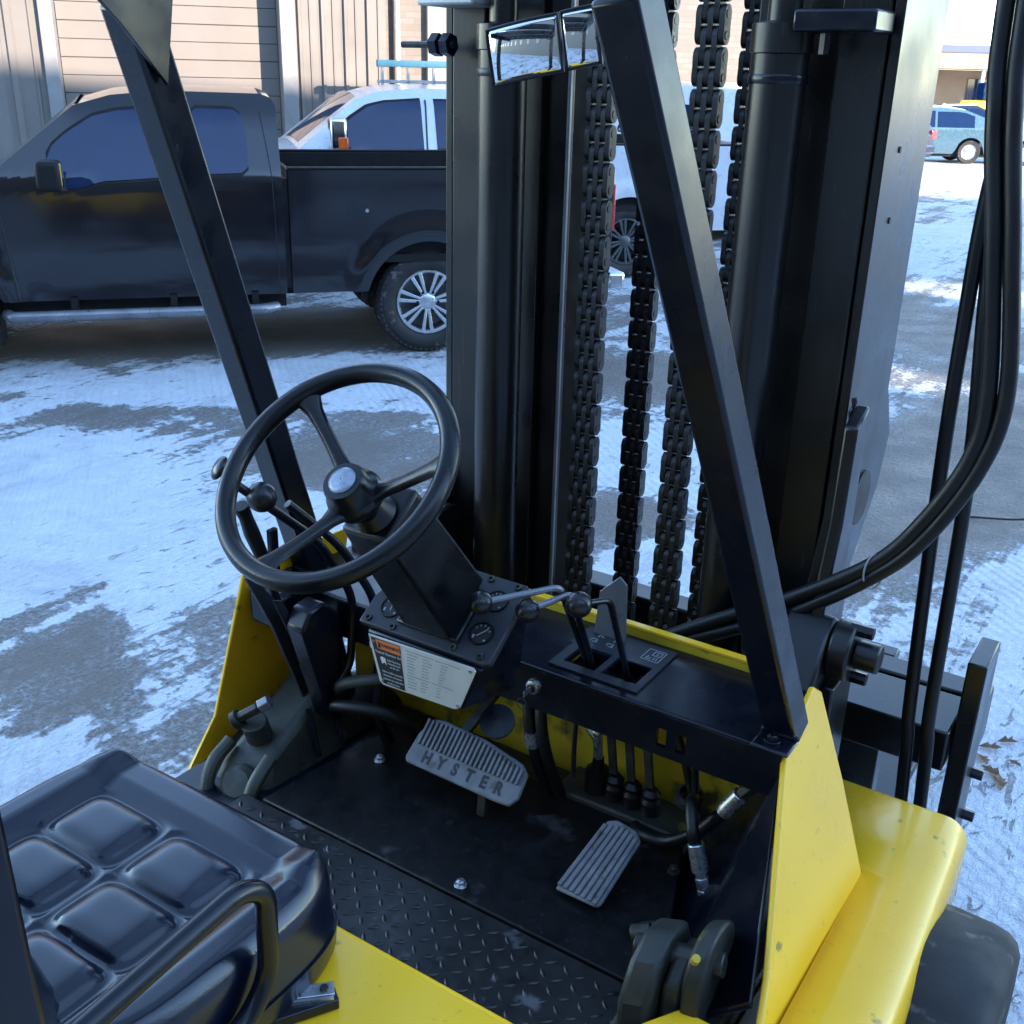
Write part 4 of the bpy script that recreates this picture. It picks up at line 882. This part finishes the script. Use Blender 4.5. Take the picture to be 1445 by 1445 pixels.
    if bright: mr = MB().box(-3.22, -3.06, -.34, -.10, 1.40, 1.70).build('door_mirror', chrome, t, .035, seg=3)
    else: mr = MB().box(-2.70+d, -2.535+d, -.25, -.05, 1.315, 1.515).build('door_mirror', trim if not bright else chrome, t, .035, seg=3)
    MB().box(*((-2.54, -2.532, -.225, -.07, 1.335, 1.50) if not bright else (-3.065, -3.055, -.32, -.12, 1.44, 1.68))).build('mirror_glass', mirrorm, mr)
    MB().prism([(-2.62+d,-.06,1.30),(-2.46+d,.045,1.285),(-2.48+d,.05,1.40),(-2.60+d,-.05,1.42)], (0,.03,0)).build('mirror_arm', trim, mr, .006)
    if bright: MB().box(-3.15, -3.052, -.345, -.20, 1.41, 1.52).build('turn_signal', amber, mr, .01)
    MB().tube(fillet([(-3.05+d,.10,.415),(-3.0+d,-.02,.415),(cab_r-.20,-.02,.415),(cab_r-.08,.06,.415)], .05), .042, 14).build('side_step', rod if not bright else chrome, t)
    for u0 in (-2.6, -1.9, -1.3): MB().box(u0+d, u0+.05+d, 0, .3, .43, .54).build('step_bracket', trim, t)
    MB().box(-3.12+d, -3.10+d, .06, .30, .20, .62).build('mud_flap', trim, t, .003)
    MB().cyl((-.455,vf(-.455,1.14)-.001,1.14), (-.455,vf(-.455,1.14)-.006,1.14), .085, n=32).build('fuel_door', mt, t, .001) if not long_cab else None
    if not long_cab:
        MB().cyl((-.40,vf(-.40,1.14)-.004,1.14), (-.40,vf(-.40,1.14)-.014,1.14), .014, n=14).build('fuel_door_lock', zinc, t)
        bg_ = MB().box(-3.18, -3.03, -.008, .02, 1.165, 1.225).build('badge', chrome, t, .004)
        text('badge_figure', '0', ink, bg_, frame((-3.06,-.0085,1.195), (1,0,0), (0,0,1)), .07, .001, .002)
    return t
P0 = V((-4.284, 6.938, 0))-DU*.085-DV*.045
pickup('pickup_truck', P0, truckblk, 'black extended-cab pickup truck parked side-on, nearest the forklift', False, 'alloy', True, False)
pickup('pickup_truck', V((-4.686, 11.081, 0))-DU*.085-DV*.045, truckwht, 'silver-white crew-cab pickup truck with chrome mirrors, parked behind the black one', True, 'black', True, True)

# ---------------------------------------------------------------- cars further off
def car(name, loc, rz, mt, label, roof, W, z_belt, win, lights, van=False, wr=.32, fx=-2.7, x0=-3.55, x1=.85, cat='car'):
    t = tag(empty(name, loc, rz), label, cat)
    def vf(u, z):
        v_ = .02
        if z < .55: v_ += (.55-z)*.15
        if z > z_belt: v_ += (z-z_belt)*(.42 if not van else .12)
        v_ += max(0, u-x1+.5)**2*.55+max(0, x0+.6-u)**2*.45
        return v_
    us = stations(x0, x1, 64, [p[0] for p in roof])
    skin_body('body', us, lambda u: arch(u, .26, [(0,wr+.07),(fx,wr+.07)])-(.08 if min(abs(u),abs(u-fx)) < wr+.07 else 0), lambda u: lerp(roof, u), vf, W, mt, t, 14)
    for a, b, lo, hi in win:
        for far in (None, W): pane('side_window', (a, b), lambda u: z_belt+.02, lambda u: min(hi, lerp(roof, u)-.07) if lerp(roof, u)-.07 > z_belt+.03 else z_belt+.03, vf, glass, t, .008, 6, far)
    for k in (0, 1):
        for u in (0, fx):
            y = .03 if k == 0 else W-.03; s = 1 if k == 0 else -1
            w_ = MB().lathe([(wr*.66,.0),(wr*.95,-.01),(wr,.02),(wr,.18),(wr*.66,.2)], (u,y,wr), (0,s,0), 32).build('wheel', tyre, t)
            MB().lathe([(wr*.66,.01),(wr*.6,.03),(wr*.2,.02),(.001,.015)], (u,y,wr), (0,s,0), 20).build('rim', alloy, w_)
    MB().box(x0+.4, x1-.3, .15, W-.15, .18, .40).build('underbody', trim, t)
    for a, b in ((.04, .30), (W-.30, W-.04)): MB().box(x1-.10, x1+.012, a, b, lights[0], lights[1]).build('tail_light', red, t, .02)
    MB().box(x1-.25, x1+.06, .10, W-.10, .34, .58).build('rear_bumper', mt, t, .05, seg=3)
    MB().box(x1+.013, x1+.022, W/2-.26, W/2+.26, lights[0]-.06, lights[0]+.09).build('licence_plate', white, t)
    return t
hatch = [(-3.55,.62),(-3.4,.80),(-2.6,1.0),(-1.5,1.44),(-.9,1.50),(-.2,1.43),(.45,1.20),(.70,1.02),(.85,.80)]
sedan = [(-3.6,.62),(-3.4,.78),(-2.4,.95),(-1.5,1.40),(-.7,1.43),(.05,1.10),(.75,1.06),(.9,.80)]
vanp = [(-3.6,.8),(-3.4,1.1),(-2.8,1.25),(-2.2,1.95),(-1.9,2.05),(1.2,2.05),(1.3,1.9)]
car('parked_car', (-5.95,34.2,0), R(30), carblue, 'grey-blue hatchback parked at the far right, sunlit from behind', hatch, 1.75, .95, ((-2.1,-1.05,.9,1.4),(-.98,.05,.9,1.38)), (.82,1.06))
car('parked_car', (-7.75,30.75,0), R(-14), carnavy, 'navy sedan with a red tail light, just in front of the grey-blue hatchback', sedan, 1.78, .93, ((-2.1,-1.0,.9,1.34),(-.95,.0,.9,1.33)), (.72,.95), x1=.9, x0=-3.6)
car('parked_car', (-6.9,42.5,0), R(28), cardark, 'dark car whose roof shows above the grey-blue hatchback', sedan, 1.8, .95, ((-2.1,-1.0,.9,1.34),(-.95,.0,.9,1.33)), (.72,.95), x1=.9, x0=-3.6)
car('parked_car', (-2.2,36.2,0), R(31), silverc, 'silver car at the far right end of the row, behind the mast hoses', hatch, 1.75, .95, ((-2.1,-1.05,.9,1.4),(-.98,.05,.9,1.38)), (.82,1.06))
vn = car('van', WALL0-DV*1.75+DU*3.7, R(50), truckwht, 'white van with a red stripe, parked beyond the silver truck beside the brick wall', vanp, 2.0, 1.2, ((-2.5,-1.6,1.2,1.8),), (1.0,1.5), True, .36, -2.9, -3.6, 1.3, 'van')
MB().box(-3.0, 1.2, -.004, .01, .95, 1.08).build('stripe', redstripe, vn); MB().prism([(-3.0,-.004,.62),(-2.6,-.004,.62),(-2.3,-.004,.92),(-2.75,-.004,.92)], (0,.01,0)).build('stripe', redstripe, vn)
pl_ = MB().box(-3.02, -2.72, -.02, .03, 1.42, 1.60).build('number_plate', white, vn, .005); text('number', '65', ink, pl_, frame((-2.87,-.0215,1.51), (1,0,0), (0,0,1)), .17, .0008, .003)
# carport far beyond the lot
cpt = tag(empty('carport', (-17,85,0), R(33.5)), 'long open carport with blue fascia and tan wall at the far side of the lot', 'carport')
MB().box(-20, 30, -3, 4, 4.0, 4.45).build('roof', roofm, cpt); MB().box(-20, 30, -2.9, 3.9, 3.0, 3.99).build('fascia', tan, cpt); MB().box(-20, 30, 3.6, 3.9, 0, 2.99).build('back_wall', tan, cpt)
for i in range(11): MB().box(-18+i*4.4, -17.8+i*4.4, -2.6, -2.4, 0, 2.99).build('post', white, cpt)
for i in range(10): MB().box(-16.5+i*4.4, -14.5+i*4.4, 3.5, 3.59, 1.0, 2.4).build('window', glass, cpt)
tr = tag(empty('loader', (-13.4,72,0), R(40)), 'small yellow loader standing in front of the carport', 'loader')
MB().box(-1.2,1.2,-.5,.5,.5,1.2).build('body', yellow, tr, .08); MB().box(-.3,.7,-.45,.45,1.2,2.2).build('cab', glass, tr, .05); MB().prism([(-1.3,-.6,.2),(-2.0,-.6,.3),(-1.9,-.6,.9),(-1.3,-.6,.7)], (0,1.2,0)).build('bucket', yellow, tr)
for a in (-.75, .75):
    for y in (-.62, .62): MB().cyl((a,y-.12,.42), (a,y+.12,.42), .42, n=20).build('wheel', tyre, tr)
for i, (x, y) in enumerate(((-15.6,66),(-14.4,66.8),(-13.0,67.6),(-11.6,68.4),(-10.2,69.3))):
    MB().lathe([(.09,0),(.09,1.0),(.06,1.06),(.001,1.08)], (x,y,0), (0,0,1), 12).build('bollard', concrete)
    o = bpy.context.scene.collection.objects[-1]; tag(o, 'pale bollard in the row before the carport', 'bollard', 'bollards before the carport')
# dry leaves and a twig on the snow to the right of the forklift
random.seed(11)
for i, (x, y) in enumerate(((.685,3.525),(.609,3.497),(.734,3.51),(.784,3.674),(.644,3.446),(.782,3.445),(.698,3.41),(.681,3.71),(.553,3.74),(.813,3.396),(.74,3.60),(.83,3.55),(.86,3.75))):
    s = random.uniform(.022,.045); a = random.uniform(0,6.3); m = MB(); n = 9; vs = [(0,0,0)]
    ol = [(1.3,0),(.7,.35),(.75,.6),(.2,.4),(-.1,.65),(-.5,.35),(-1.1,.05),(-.5,-.3),(-.1,-.62),(.25,-.38),(.7,-.6),(.7,-.3)]
    vs = [(s*(p*math.cos(a)-q_*math.sin(a)), s*(p*math.sin(a)+q_*math.cos(a)), .004+abs(q_)*s*random.uniform(.25,.9)+max(0,p)*s*.2) for p, q_ in ol]
    m.add(vs+[(0,0,.006)], [(k, (k+1) % 12, 12) for k in range(12)]); o = m.build('dry_leaf', leafm, smooth=0, thick=.0008); o.location = (x, y, .004)
    tag(o, 'curled brown leaf lying on the snow beside the forklift carriage', 'leaf', 'leaves on the snow')
tg_ = MB().tube(smoothpath([(.20,5.83,.008),(.33,5.88,.012),(.42,5.91,.02),(.55,6.0,.03)]), [.006]*25, 6).build('twig', twigm); tag(tg_, 'thin dark twig lying on the asphalt to the right of the mast hoses', 'twig')
